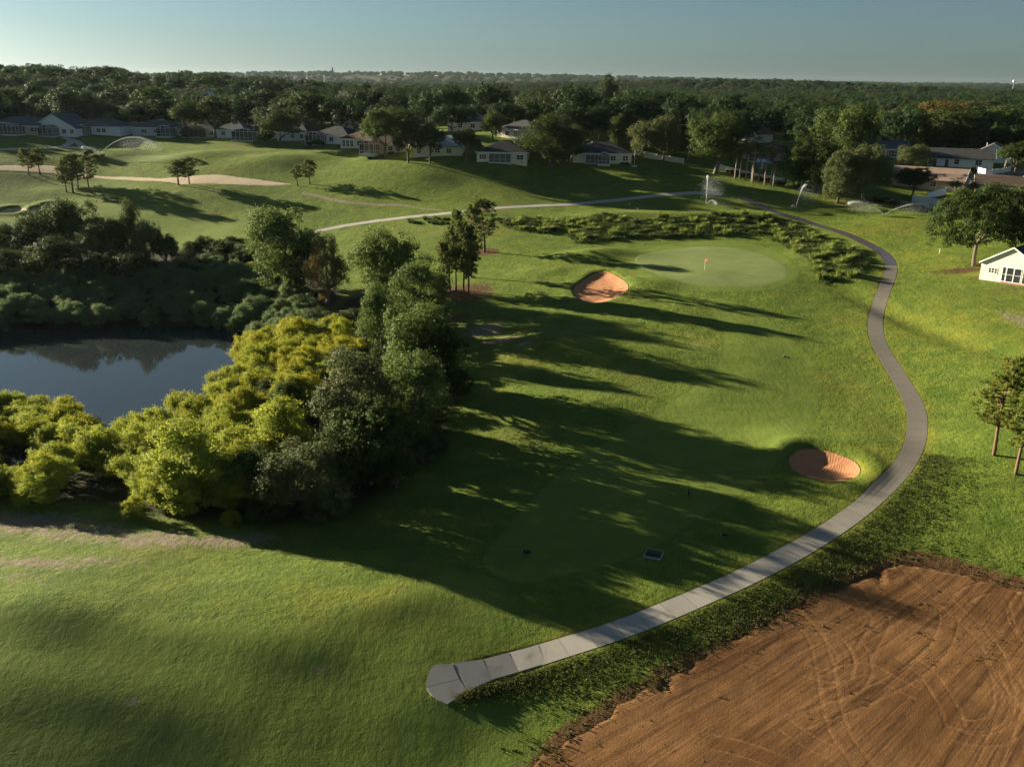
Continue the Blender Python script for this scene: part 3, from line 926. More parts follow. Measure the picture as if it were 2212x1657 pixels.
# ------------------------------------------------------------------ plants
def leaf_material(name, dark, light, warm, trans=0.35, rough=0.6):
    """foliage: varies from plant to plant, from clump to clump and from leaf to leaf; lets some light through"""
    t = NT(name)
    v = t.coord('Object')
    n = t.noise(v, 0.55, 3)
    c = t.mix(t.ramp(n, 0.3, 0.7), dark, light)
    c = t.mix(t.math('MULTIPLY', t.attr('tint'), 0.55), c, warm)
    c = t.mix(t.math('MULTIPLY', t.rand(), 0.35), c, t.mix(t.rand(), dark, warm))
    t.done(c, None, rough, 0.10)
    tr = t.node('ShaderNodeBsdfTranslucent')
    t.l.new(t.mix(0.5, c, warm), tr.inputs[0])
    ms = t.node('ShaderNodeMixShader')
    ms.inputs[0].default_value = trans
    t.l.new(t.b.outputs[0], ms.inputs[1]); t.l.new(tr.outputs[0], ms.inputs[2])
    t.l.new(ms.outputs[0], t.out.inputs[0])
    return t.m
L_OAK = leaf_material('oak_leaves', (0.021, 0.040, 0.010), (0.040, 0.070, 0.015), (0.068, 0.090, 0.021))
L_MID = leaf_material('green_leaves', (0.034, 0.066, 0.014), (0.060, 0.104, 0.022), (0.098, 0.122, 0.030))
L_LAUREL = leaf_material('laurel_leaves', (0.052, 0.100, 0.020), (0.095, 0.160, 0.034), (0.150, 0.185, 0.044))
L_OLIVE = leaf_material('olive_leaves', (0.054, 0.080, 0.024), (0.094, 0.126, 0.040), (0.142, 0.150, 0.058))
L_WILLOW = leaf_material('willow_leaves', (0.150, 0.205, 0.020), (0.260, 0.315, 0.032), (0.370, 0.370, 0.036), 0.48)
L_GOLD = leaf_material('golden_willow_leaves', (0.200, 0.240, 0.020), (0.305, 0.335, 0.030), (0.410, 0.375, 0.034), 0.42)
L_LIME = leaf_material('lime_leaves', (0.165, 0.230, 0.030), (0.275, 0.345, 0.046), (0.385, 0.405, 0.052), 0.48)
L_SHRUB = leaf_material('bank_shrub_leaves', (0.110, 0.175, 0.075), (0.165, 0.245, 0.100), (0.205, 0.265, 0.105))
L_BROWN = leaf_material('cypress_needles', (0.085, 0.070, 0.026), (0.130, 0.105, 0.038), (0.180, 0.130, 0.045), 0.3)
L_PINE = leaf_material('pine_needles', (0.056, 0.086, 0.024), (0.098, 0.134, 0.036), (0.150, 0.165, 0.046), 0.35)
L_PINE2 = leaf_material('bright_pine_needles', (0.085, 0.130, 0.028), (0.140, 0.190, 0.036), (0.230, 0.230, 0.044), 0.4)
L_PALM = leaf_material('palm_fronds', (0.060, 0.090, 0.026), (0.110, 0.140, 0.040), (0.190, 0.175, 0.055), 0.3, 0.45)
L_AUTUMN = leaf_material('rusty_oak_leaves', (0.060, 0.066, 0.014), (0.105, 0.100, 0.020), (0.200, 0.105, 0.030))
L_GRASS = leaf_material('grass_blades', (0.130, 0.195, 0.030), (0.200, 0.275, 0.046), (0.290, 0.320, 0.085), 0.4)
L_GRASSD = leaf_material('dark_grass_blades', (0.056, 0.098, 0.020), (0.095, 0.150, 0.032), (0.140, 0.165, 0.052), 0.35)
LB_DARK = leaf_material('belt_oak_leaves', (0.011, 0.029, 0.009), (0.021, 0.050, 0.014), (0.036, 0.062, 0.018))
LB_MID = leaf_material('belt_green_leaves', (0.017, 0.044, 0.012), (0.031, 0.070, 0.018), (0.053, 0.084, 0.023))
LB_OLIVE = leaf_material('belt_olive_leaves', (0.024, 0.040, 0.013), (0.044, 0.062, 0.020), (0.070, 0.076, 0.030))
L_WEED = leaf_material('weed_leaves', (0.040, 0.058, 0.014), (0.075, 0.100, 0.022), (0.120, 0.120, 0.030), 0.3)
def bark_material(name, a, b):
    t = NT(name)
    v = t.coord('Object')
    n = t.noise(t.map(v, (6, 6, 1.2)), 2.0, 5, 0.65)
    return t.done(t.mix(n, a, b), t.bump(n, 0.05), 0.9, 0.15)
M_BARK = bark_material('grey_bark', (0.075, 0.060, 0.045), (0.19, 0.155, 0.12))
M_PBARK = bark_material('pine_bark', (0.085, 0.050, 0.032), (0.23, 0.145, 0.095))
M_PALMBARK = bark_material('palm_bark', (0.15, 0.12, 0.09), (0.32, 0.27, 0.21))

def leaf_quads(r, C, N, size, aspect=0.55, fold=0.2):
    """one folded four-cornered leaf at each centre, roughly facing N"""
    n = len(C)
    N = N / (np.linalg.norm(N, axis=1)[:, None] + 1e-9)
    T = r.normal(size=(n, 3))
    T -= (T * N).sum(1)[:, None] * N
    T /= np.linalg.norm(T, axis=1)[:, None] + 1e-9
    B = np.cross(N, T)
    s = (size * r.uniform(0.65, 1.35, n))[:, None]
    V = np.stack([C - T * s * 0.5, C + B * s * aspect * 0.5 + N * s * fold * 0.3, C + T * s * 0.5, C - B * s * aspect * 0.5 + N * s * fold * 0.3], 1).reshape(-1, 3)
    F = np.arange(4 * n).reshape(n, 4)
    return V, F

def sphere_dirs(r, n, zmin=-1.0):
    z = r.uniform(zmin, 1, n)
    a = r.uniform(0, 2 * math.pi, n)
    q = np.sqrt(np.maximum(0, 1 - z * z))
    return np.stack([q * np.cos(a), q * np.sin(a), z], 1)

def crown_mesh(name, seed, rx, rz, zc, nlobe, nleaf, size, spread=0.62, lobe=(0.30, 0.46), clump=0.24, per=16, zmin=-0.45, top_taper=0.0, droop=0.0, aspect=0.6, jit=0.55, sprig=0.0):
    """crown of leaves: lobes round the crown, clumps on each lobe, leaves on each clump"""
    r = np.random.default_rng(seed)
    D = sphere_dirs(r, nlobe, zmin)
    rad = r.uniform(lobe[0], lobe[1], nlobe)
    k = r.uniform(spread - 0.12, spread + 0.14, nlobe)
    LC = D * k[:, None]
    LC[0] = (0, 0, 0.25); rad[0] = lobe[1]
    if top_taper:
        LC[:, :2] *= (1 - top_taper * np.clip((LC[:, 2] + 0.5), 0, 1))[:, None]
    cc, cr, ln = [], [], []
    for i in range(nlobe):
        m = per
        d = sphere_dirs(r, m, -0.75)
        cc.append(LC[i] + d * rad[i] * r.uniform(0.72, 1.08, m)[:, None])
        cr.append(rad[i] * clump * r.uniform(0.8, 1.7, m))
        ln.append(np.repeat(LC[i][None], m, 0))
    cc, cr, ln = np.concatenate(cc), np.concatenate(cr), np.concatenate(ln)
    w = cr ** 2
    pick = r.choice(len(cc), nleaf, p=w / w.sum())
    d = sphere_dirs(r, nleaf, -0.9)
    reach = np.where(r.uniform(0, 1, nleaf) < sprig, r.uniform(1.0, 2.1, nleaf), r.uniform(0.35, 1.05, nleaf))
    if sprig:      # twigs: the far-reaching leaves line up along a few directions of their clump
        tw = sphere_dirs(r, len(cc) * 5, -0.2).reshape(len(cc), 5, 3)
        far = reach > 1.0
        d[far] = tw[pick[far], r.integers(0, 5, far.sum())] + r.normal(size=(far.sum(), 3)) * 0.10
    C = cc[pick] + d * (cr[pick] * reach)[:, None]
    N = d * 0.6 + (C - ln[pick]) / (np.linalg.norm(C - ln[pick], axis=1)[:, None] + 1e-6) * 0.7 + r.normal(size=(nleaf, 3)) * jit + np.array([0, 0, 0.25])
    C = C * np.array([rx, rx, rz]) + np.array([0, 0, zc])
    if droop:
        C[:, 2] -= droop * (np.hypot(C[:, 0], C[:, 1]) / rx) ** 2
    C[:, 2] = np.maximum(C[:, 2], 0.15)
    V, F = leaf_quads(r, C, N, size, aspect)
    me = mesh_np(name, V, F)
    ct = r.uniform(0, 1, len(cc))
    fattr(me, 'tint', np.repeat(np.clip(0.6 * ct[pick] + 0.5 * r.uniform(0, 1, nleaf) - 0.05, 0, 1), 4))
    lob = LC * np.array([rx, rx, rz]) + np.array([0, 0, zc])
    return me, lob

def trunk_mesh(name, seed, lobes, h0, rad, n=8, limbs=7, wob=0.25, top=None):
    r = np.random.default_rng(seed + 500)
    mb = MB()
    p0 = np.array([0, 0, -0.4])
    fork = np.array([r.normal() * wob, r.normal() * wob, h0])
    mid = (p0 + fork) / 2 + np.array([r.normal() * wob * 0.4, r.normal() * wob * 0.4, 0])
    mb.tube([p0, p0 + [0, 0, 0.55], mid, fork], [rad * 1.55, rad * 1.05, rad * 0.9, rad * 0.8], n)
    order = r.permutation(len(lobes))[:limbs]
    for i in order:
        e = lobes[i]
        a = fork - np.array([0, 0, 0.3])
        m = a * 0.5 + e * 0.5 + np.array([0, 0, -0.12 * np.linalg.norm(e - a)]) + r.normal(size=3) * 0.15
        mb.tube([a, a * 0.6 + m * 0.4, m, e], [rad * 0.55, rad * 0.45, rad * 0.3, rad * 0.1], 6)
        for _ in range(2):
            q = e + r.normal(size=3) * 0.8
            mb.tube([m, (m + q) / 2 + r.normal(size=3) * 0.15, q], [rad * 0.24, rad * 0.16, rad * 0.05], 5)
    return mb.me(name, True)

VAR = {}
def broad(kind, i, seed, h, rx, rz, zc, nlobe, nleaf, size, **kw):
    me, lob = crown_mesh('crown', seed, rx, rz, zc, nlobe, nleaf, size, **kw)
    tm = trunk_mesh('trunk', seed, lob, h * 0.28, h * 0.028)
    tm.materials.append(M_BARK)
    me.materials.append(L_OAK)
    VAR[(kind, i)] = (tm, me, h, 2 * rx * 1.02)
for i in range(5):      # broad oaks for the middle distance
    broad('oak', i, 100 + i, 11.5, 5.2, 4.6, 6.9, 15 + 2 * i, 16000, 0.34, spread=0.66, per=20, sprig=0.10)
for i in range(4):      # leafier trees near the pond
    broad('laurel', i, 150 + i, 11.5, 4.4, 5.6, 6.1, 22, 21000, 0.27, spread=0.68, lobe=(0.24, 0.38), per=24, zmin=-0.85, clump=0.28, sprig=0.16)
for i in range(5):      # low detail for the far belt
    broad('faroak', i, 200 + i, 12.0, 6.5, 5.0, 6.6, 14, 6500, 0.55, spread=0.66, per=16, zmin=-0.6, clump=0.34, jit=0.3)
for i in range(5):      # multi-stemmed willow bushes
    broad('willow', i, 250 + i, 5.4, 2.9, 2.7, 2.7, 30, 20000, 0.155, spread=0.74, lobe=(0.15, 0.28), per=18, zmin=-0.7, clump=0.36, sprig=0.34)
for i in range(3):
    broad('shrub', i, 280 + i, 3.0, 2.0, 1.6, 1.45, 12, 4200, 0.22, spread=0.62, per=14, zmin=-0.6, clump=0.32)
for i in range(2):      # narrow upright cypress
    broad('cypress', i, 300 + i, 12.0, 3.9, 6.1, 6.0, 30, 17000, 0.24, spread=0.66, lobe=(0.20, 0.32), per=18, zmin=-0.95, top_taper=0.45, clump=0.28, aspect=0.3)
for i in range(2):      # live oak with low wide crown
    broad('liveoak', i, 320 + i, 16.5, 10.4, 6.4, 9.6, 34, 30000, 0.40, spread=0.74, lobe=(0.20, 0.32), per=22, zmin=-0.55, droop=2.2, clump=0.27)

def pine_variant(i, seed, h=10.0, spread=3.0, start=0.42, tufts=4):
    r = np.random.default_rng(seed)
    mb = MB()
    lean = r.normal(size=2) * 0.35
    pts = np.array([[lean[0] * (t ** 2) + 0.12 * math.sin(5 * t + seed), lean[1] * t ** 2, -0.4 + (h * 0.97 + 0.4) * t] for t in np.linspace(0, 1, 9)])
    rd = h * 0.0165
    mb.tube(pts, np.linspace(rd * 1.35, rd * 0.2, 9), 7)
    tc, tr = [], []
    nw = int(16 + r.integers(0, 4))
    for k in range(nw):
        f = start + (0.97 - start) * (k / (nw - 1)) ** 0.9
        z = h * f
        q = np.array([np.interp(z, pts[:, 2], pts[:, 0]), np.interp(z, pts[:, 2], pts[:, 1]), z])
        u_ = (f - start) / (1 - start)
        L = spread * (0.3 + 0.75 * math.sin(math.pi * (0.15 + 0.7 * (1 - u_)))) * (1 - 0.5 * u_ ** 3)
        for b in range(r.integers(2, 5)):
            a = r.uniform(0, 2 * math.pi)
            ll = L * r.uniform(0.55, 1.1)
            e = q + np.array([math.cos(a) * ll, math.sin(a) * ll, ll * r.uniform(0.05, 0.45)])
            m = (q + e) / 2 - np.array([0, 0, 0.08 * ll])
            mb.tube([q, m, e], [rd * 0.36, rd * 0.25, rd * 0.1], 5)
            for _ in range(tufts):
                u = r.uniform(0.45, 1.05)
                c = (q * (1 - u) + e * u) + r.normal(size=3) * 0.30 + np.array([0, 0, 0.12])
                tc.append(c); tr.append(r.uniform(0.28, 0.55) * h / 10)
    for _ in range(8):
        tc.append(pts[-1] + r.normal(size=3) * 0.3); tr.append(0.45 * h / 10)
    tc, tr = np.array(tc), np.array(tr)
    per = 40
    C0 = np.repeat(tc, per, 0)
    d = sphere_dirs(r, len(C0), -0.5)
    d[:, 2] += 0.25
    d /= np.linalg.norm(d, axis=1)[:, None]
    L = np.repeat(tr, per) * r.uniform(0.6, 1.15, len(C0))
    side = np.cross(d, r.normal(size=d.shape)); side /= np.linalg.norm(side, axis=1)[:, None]
    w = 0.040 * h / 10
    a = C0 + d * (L * 0.15)[:, None]; b = C0 + d * L[:, None]
    V = np.stack([a - side * w, a + side * w, b + side * w * 0.5, b - side * w * 0.5], 1).reshape(-1, 3)
    me = mesh_np('crown', V, np.arange(len(V)).reshape(-1, 4))
    fattr(me, 'tint', np.repeat(np.repeat(r.uniform(0, 1, len(tc)), per) * 0.7 + 0.3 * r.uniform(0, 1, len(C0)), 4))
    me.materials.append(L_PINE)
    tm = mb.me('trunk', True)
    tm.materials.append(M_PBARK)
    VAR[('pine', i)] = (tm, me, h, 2 * spread)
for i in range(6):
    pine_variant(i, 400 + i, 10.0, [2.6, 3.0, 2.4, 2.8, 2.5, 3.2][i], [0.34, 0.28, 0.38, 0.30, 0.36, 0.28][i], 5)

def palm_variant(i, seed, h, fan=True, ndead=6):
    r = np.random.default_rng(seed)
    mb = MB()
    lean = r.normal(size=2) * 0.03 * h
    pts = np.array([[lean[0] * t * t, lean[1] * t * t, -0.3 + (h + 0.3) * t] for t in np.linspace(0, 1, 7)])
    mb.tube(pts, np.linspace(0.15, 0.10, 7), 7)
    tm = mb.me('trunk', True); tm.materials.append(M_PALMBARK)
    V, F, T = [], [], []
    top = pts[-1]
    for k in range(26 + ndead):
        dead = k >= 26
        a = r.uniform(0, 2 * math.pi)
        el = r.uniform(-0.9, 1.3) if not dead else r.uniform(-1.5, -1.1)
        L = (1.5 if fan else 2.6) * r.uniform(0.8, 1.15)
        dirh = np.array([math.cos(a), math.sin(a), 0])
        side = np.array([-math.sin(a), math.cos(a), 0])
        spine = []
        for t in np.linspace(0, 1, 7):
            e = el - (1.0 if fan else 1.5) * t * t
            spine.append(top + dirh * L * t * math.cos(el * (1 - t * 0.3)) + np.array([0, 0, L * (math.sin(el) * t - (0.35 if fan else 0.7) * t * t)]))
        spine = np.array(spine)
        wid = (np.array([0.03, 0.04, 0.25, 0.62, 0.75, 0.55, 0.1]) if fan else np.array([0.03, 0.28, 0.42, 0.45, 0.40, 0.26, 0.04])) * L * 0.42
        # leaflets: pairs of narrow blades either side of the rib
        for q in range(1, 7):
            for sg in (-1, 1):
                for m in np.linspace(-0.5, 0.5, 3):
                    p = spine[q] + (spine[min(q + 1, 6)] - spine[q - 1]) * m * 0.33
                    tip = p + side * sg * wid[q] + (spine[q] - spine[q - 1]) * 0.8 + np.array([0, 0, -0.25 * wid[q]])
                    wv = (spine[q] - spine[q - 1]) * 0.16
                    b = len(V)
                    V += [p - wv, p + wv, tip + wv * 0.3, tip - wv * 0.3]
                    F.append((b, b + 1, b + 2, b + 3)); T += [0.95 if dead else r.uniform(0, 0.8)] * 4
    me = mesh_np('crown', np.array(V), np.array(F))
    fattr(me, 'tint', T)
    me.materials.append(L_PALM)
    VAR[('palm' if fan else 'featherpalm', i)] = (tm, me, h, 3.0 if fan else 5.0)
for i in range(3):
    palm_variant(i, 500 + i, 7.5, True)
    palm_variant(i, 520 + i, 5.0, False, 2)

def set_mat(o, m):
    o.material_slots[0].link = 'OBJECT'
    o.material_slots[0].material = m

COUNT = [0]
def tree_at(p, kind, var, H, W, name, label, cat='tree', mat=None, group=None, rz=None):
    tm, cm, h, w = VAR[(kind, var)]
    COUNT[0] += 1
    if rz is None:
        rz = (COUNT[0] * 2.399) % 6.283
    o = thing(name, label, cat, (p[0], p[1], float(p[2])), rz, group, (W / w, W / w, H / h))
    a = obj('trunk', tm, None, o)
    b = obj('crown', cm, None, o)
    if mat is not None:
        set_mat(b, mat)
    return o

def tree_px(px, pyb, pyt, wpx, kind, var, name, label, mat=None, cat='tree', group=None, rz=None):
    """base and top rows and crown width as seen in the picture -> a tree of that real size standing there"""
    p = hit(px, pyb)[0]
    p[2] = ground_z(np.array([p[0]]), np.array([p[1]]))[0] - 0.05
    dp = depth(p)
    H = (pyb - pyt) * dp / F_PX / 0.97
    W = wpx * dp / F_PX
    return tree_at(p, kind, var, H, W, name, label, cat, mat, group, rz)
# ------------------------------------------------------------------ houses
def roof_mat(name, c):
    if name in MATS:
        return MATS[name]
    t = NT(name)
    v = t.coord()
    br = t.node('ShaderNodeTexBrick')
    t.l.new(t.map(v, (1, 1, 1), (0, 0, 0)), br.inputs['Vector'])
    br.inputs['Scale'].default_value = 1.6
    br.inputs['Color1'].default_value = (*[x * 0.88 for x in c], 1)
    br.inputs['Color2'].default_value = (*[x * 1.12 for x in c], 1)
    br.inputs['Mortar'].default_value = (*[x * 0.75 for x in c], 1)
    br.inputs['Mortar Size'].default_value = 0.012
    cc = t.mix(t.ramp(t.noise(v, 0.5, 5), 0.35, 0.75, 0, 0.5), br.outputs['Color'], tuple(x * 0.65 for x in c))
    MATS[name] = t.done(cc, t.bump(t.noise(v, 9, 3), 0.02), 0.9, 0.15)
    return MATS[name]
ROOFS = {'dark': (0.055, 0.056, 0.060), 'slate': (0.085, 0.105, 0.120), 'brown': (0.125, 0.072, 0.050), 'tan': (0.26, 0.19, 0.15),
         'umber': (0.095, 0.070, 0.055), 'pale': (0.30, 0.37, 0.40), 'taupe': (0.15, 0.125, 0.11)}
WALLS = {'white': (0.72, 0.72, 0.70), 'cream': (0.66, 0.59, 0.46), 'beige': (0.52, 0.43, 0.31), 'grey': (0.46, 0.50, 0.52), 'peach': (0.46, 0.35, 0.27), 'siding': (0.70, 0.64, 0.52)}
M_TRIM = plain('white_trim', (0.78, 0.78, 0.76), 0.5, 0.05)
M_BRONZE = plain('bronze_frame', (0.06, 0.05, 0.042), 0.5, 0.1)
M_ALU = plain('pale_aluminium', (0.62, 0.64, 0.64), 0.4, 0.06)
def glass_mat():
    t = NT('window_glass')
    v = t.coord()
    return t.done(t.mix(t.noise(v, 0.7, 3), (0.012, 0.016, 0.020), (0.05, 0.06, 0.065)), None, 0.06, 0.6)
M_GLASS = glass_mat()
def screen_mat():
    t = NT('insect_screen')
    t.done((0.02, 0.022, 0.022), None, 0.8, 0.1)
    tr = t.node('ShaderNodeBsdfTransparent')
    ms = t.node('ShaderNodeMixShader')
    ms.inputs[0].default_value = 0.62
    t.l.new(tr.outputs[0], ms.inputs[1]); t.l.new(t.b.outputs[0], ms.inputs[2])
    t.l.new(ms.outputs[0], t.out.inputs[0])
    return t.m
M_SCREEN = screen_mat()
M_CONC2 = plain('patio_concrete', (0.5, 0.49, 0.46), 0.8, 0.1)

HOUSE_POS = []   # x, y, radius kept clear of trees

def window(parent, x, z, w, h, face='front', pos=0.0, panes=2, frame=M_TRIM):
    """frame standing proud of the wall with its panes set in it"""
    t = 0.09
    def bx(mb, x0, x1, z0, z1, o0, o1):
        if face == 'front':
            mb.box(x0, x1, pos - o1, pos - o0, z0, z1)
        elif face == 'left':
            mb.box(pos - o1, pos - o0, x0, x1, z0, z1)
        else:
            mb.box(pos + o0, pos + o1, x0, x1, z0, z1)
    mb = MB()
    bx(mb, x - w / 2 - t, x + w / 2 + t, z + h, z + h + t, -0.03, 0.06)
    bx(mb, x - w / 2 - t, x + w / 2 + t, z - t * 1.4, z, -0.03, 0.10)
    bx(mb, x - w / 2 - t, x - w / 2, z, z + h, -0.03, 0.06)
    bx(mb, x + w / 2, x + w / 2 + t, z, z + h, -0.03, 0.06)
    for k in range(1, panes):
        q = x - w / 2 + w * k / panes
        bx(mb, q - 0.035, q + 0.035, z, z + h, -0.02, 0.045)
    bx(mb, x - w / 2, x + w / 2, z + h * 0.5 - 0.03, z + h * 0.5 + 0.03, -0.02, 0.040)
    f = mb.build('window', frame, parent)
    for k in range(panes):
        g = MB()
        x0 = x - w / 2 + w * k / panes
        bx(g, x0 + 0.02, x0 + w / panes - 0.02, z + 0.01, z + h - 0.01, -0.01, 0.018)
        g.build('pane', M_GLASS, f)
    return f

def roof_hip(w, d, e, over, pitch):
    x0, x1, y0, y1 = -w / 2 - over, w / 2 + over, -over, d + over
    t = 0.18
    if (x1 - x0) >= (y1 - y0):
        hh = (y1 - y0) / 2 * pitch
        a = (y1 - y0) / 2
        r0, r1 = (x0 + a, (y0 + y1) / 2, e + t + hh), (x1 - a, (y0 + y1) / 2, e + t + hh)
        top = [(0, 1, 5, 4), (1, 2, 5), (2, 3, 4, 5), (3, 0, 4)]
    else:
        hh = (x1 - x0) / 2 * pitch
        a = (x1 - x0) / 2
        r0, r1 = ((x0 + x1) / 2, y0 + a, e + t + hh), ((x0 + x1) / 2, y1 - a, e + t + hh)
        top = [(0, 1, 4), (1, 2, 5, 4), (2, 3, 5), (3, 0, 4, 5)]
    V = [(x0, y0, e + t), (x1, y0, e + t), (x1, y1, e + t), (x0, y1, e + t), r0, r1,
         (x0, y0, e), (x1, y0, e), (x1, y1, e), (x0, y1, e)]
    F = top + [(6, 7, 1, 0), (7, 8, 2, 1), (8, 9, 3, 2), (9, 6, 0, 3), (9, 8, 7, 6)]
    return MB().add(V, F), hh

def cage(parent, x0, x1, dp, h, style='arch', frame=M_ALU, y=0.0):
    """screened pool enclosure on the garden side"""
    fr, sc = MB(), MB()
    n = max(3, int(round((x1 - x0) / 1.7)))
    xs = np.linspace(x0, x1, n + 1)
    b = 0.11
    def top(u):
        if style == 'arch':
            return h + 1.1 * math.sin(math.pi * u) ** 0.8
        if style == 'mansard':
            return h + 0.9 * min(1, min(u, 1 - u) / 0.22)
        return h
    yb, yf = y - 0.02, y - dp
    for i, xx in enumerate(xs):
        zt = top(i / n)
        fr.bar((xx, yf, -0.6), (xx, yf, zt), b)
        if i in (0, n):
            for k in (1, 2):
                fr.bar((xx, yf + dp * k / 3, -0.6), (xx, yf + dp * k / 3, zt), b)
        fr.bar((xx, yf, zt), (xx, yb, zt + 0.05), b * 0.8)
    for i in range(n):
        a, c = top(i / n), top((i + 1) / n)
        for yy in (yf, (yf + yb) / 2):
            fr.bar((xs[i], yy, a), (xs[i + 1], yy, c), b * 1.1)
        fr.bar((xs[i], yf, h), (xs[i + 1], yf, h), b * 0.8)
        sc.add([(xs[i], yf, -0.5), (xs[i + 1], yf, -0.5), (xs[i + 1], yf, c), (xs[i], yf, a)], [(0, 1, 2, 3)])
        sc.add([(xs[i], yf, a), (xs[i + 1], yf, c), (xs[i + 1], yb, c), (xs[i], yb, a)], [(0, 1, 2, 3)])
    for xx, zt in ((x0, top(0)), (x1, top(1))):
        fr.bar((xx, yf, zt), (xx, yb, zt), b)
        fr.bar((xx, yf, 0.9), (xx, yb, 0.9), b * 0.8)
        sc.add([(xx, yf, -0.5), (xx, yb, -0.5), (xx, yb, zt), (xx, yf, zt)], [(0, 1, 2, 3)])
    fr.bar((x0, yf, 0.9), (x1, yf, 0.9), b * 0.8)
    f = fr.build('screen_enclosure', frame, parent)
    sc.build('screen', M_SCREEN, f)
    MB().box(x0 - 0.15, x1 + 0.15, yf - 0.15, y - 0.01, -0.8, 0.06).build('patio_slab', M_CONC2, parent)
    return f

def house(label, px, py, wpx, rz, d, roof, wall, kind='hip', wins=(), cages=(), left=(), right=(), e=2.75, over=0.5, pitch=0.42, vents=1, name='house', W=None, door=None, chimney=False, porch=None, gable_mat=None, group=None, keep=True):
    p = hit(px, py)[0]
    dp = depth(p)
    w = W or wpx * dp / F_PX / max(0.55, math.cos(R(rz) + math.atan2(p[0], p[1]) * 0 ))
    o = thing(name, label, 'house', (p[0], p[1], p[2] + 0.1), R(rz), group)
    c, s = math.cos(R(rz)), math.sin(R(rz))
    HOUSE_POS.append((p[0] - s * d / 2, p[1] + c * d / 2, math.hypot(w, d) / 2 + 1.5))
    wm = plain('stucco_' + wall, WALLS[wall], 0.9, 0.07, 1.2, 0.01)
    rm = roof_mat('shingles_' + roof, ROOFS[roof])
    if kind == 'hip':
        MB().box(-w / 2, w / 2, 0, d, -2.0, e + 0.06).build('wall', wm, o)
        mb, hh = roof_hip(w, d, e, over, pitch)
        ro = mb.build('roof', rm, o)
        x0, x1, y0, y1 = -w / 2 - over, w / 2 + over, -over, d + over
    else:
        front = kind == 'gablefront'
        if front:   # ridge runs front to back
            hh = w / 2 * pitch
            V = [(-w / 2, y, z) for y in (0, d) for z in (-2.0, e)] + [(w / 2, y, z) for y in (0, d) for z in (-2.0, e)] + [(0, 0, e + hh), (0, d, e + hh)]
            F = [(0, 4, 5, 8, 1), (2, 3, 9, 7, 6), (0, 1, 3, 2), (4, 6, 7, 5), (1, 8, 9, 3), (5, 7, 9, 8)]
            MB().add(V, F).build('wall', wm, o)
            mb = MB()
            for sg in (-1, 1):
                q = sg * (w / 2 + over)
                ze = e - over * pitch
                V = [(q, -over, ze + 0.03), (q, d + over, ze + 0.03), (0, d + over, e + hh + 0.03), (0, -over, e + hh + 0.03)]
                V += [(a, b, z + 0.18) for a, b, z in V]
                mb.add(V, [(0, 1, 2, 3), (7, 6, 5, 4), (0, 4, 5, 1), (1, 5, 6, 2), (2, 6, 7, 3), (3, 7, 4, 0)])
            ro = mb.build('roof', rm, o)
            for sg in (-1, 1):
                MB().bar((sg * (w / 2 + over), -over - 0.03, e - over * pitch + 0.12), (0, -over - 0.03, e + hh + 0.12), 0.06, 0.22).build('fascia', M_TRIM, ro)
        else:       # ridge runs along the front, gables at the ends
            hh = d / 2 * pitch
            V = [(x, y, z) for x in (-w / 2, w / 2) for y, z in ((0, -2.0), (d, -2.0), (d, e), (d / 2, e + hh), (0, e))]
            F = [(0, 4, 3, 2, 1), (5, 6, 7, 8, 9), (0, 5, 9, 4), (1, 2, 7, 6), (4, 9, 8, 3), (2, 3, 8, 7)]
            MB().add(V, F).build('wall', wm, o)
            mb = MB()
            for sg in (-1, 1):
                q = d / 2 + sg * (d / 2 + over)
                ze = e - over * pitch
                V = [(-w / 2 - over, q, ze + 0.03), (w / 2 + over, q, ze + 0.03), (w / 2 + over, d / 2, e + hh + 0.03), (-w / 2 - over, d / 2, e + hh + 0.03)]
                V += [(a, b, z + 0.18) for a, b, z in V]
                mb.add(V, [(0, 1, 2, 3), (7, 6, 5, 4), (0, 4, 5, 1), (1, 5, 6, 2), (2, 6, 7, 3), (3, 7, 4, 0)])
            ro = mb.build('roof', rm, o)
            for sx in (-1, 1):
                for sg in (-1, 1):
                    MB().bar((sx * (w / 2 + over + 0.03), d / 2 + sg * (d / 2 + over), e - over * pitch + 0.12), (sx * (w / 2 + over + 0.03), d / 2, e + hh + 0.12), 0.06, 0.22).build('fascia', M_TRIM, ro)
            if gable_mat:
                for sx in (-1, 1):
                    x_ = sx * (w / 2 + 0.03)
                    MB().add([(x_, 0.05, e), (x_, d - 0.05, e), (x_, d / 2, e + hh - 0.05), (sx * w / 2, 0.05, e), (sx * w / 2, d - 0.05, e), (sx * w / 2, d / 2, e + hh - 0.05)],
                             [(0, 1, 2), (0, 3, 4, 1), (1, 4, 5, 2), (2, 5, 3, 0)]).build('gable_siding', gable_mat, o)
    if kind == 'hip':
        MB().box(x0 - 0.04, x1 + 0.04, y0 - 0.05, y0 - 0.005, e - 0.04, e + 0.17).box(x0 - 0.05, x0 - 0.005, y0, y1, e - 0.04, e + 0.17).box(x1 + 0.005, x1 + 0.05, y0, y1, e - 0.04, e + 0.17).build('fascia', M_TRIM, ro)
    r = random.Random(int(px * 7 + py))
    for _ in range(vents):
        vx, vy = r.uniform(-w * 0.22, w * 0.22), d * r.uniform(0.58, 0.66) if kind != 'gablefront' else d * 0.5
        vz = e + hh * 0.72
        MB().tube([(vx, vy, vz - 0.5), (vx, vy, vz + 0.75)], 0.10, 8).tube([(vx, vy, vz + 0.75), (vx, vy, vz + 0.9)], 0.17, 8).build('roof_vent', M_ALU, ro)
    if chimney:
        MB().box(-w * 0.28, -w * 0.28 + 0.8, d * 0.45, d * 0.45 + 0.8, e + 0.3, e + hh + 0.7).build('chimney', M_TRIM, ro)
    for fx, ww, hh_, zz, pn in wins:
        window(o, -w / 2 + fx * w, zz, ww, hh_, 'front', 0.0, pn)
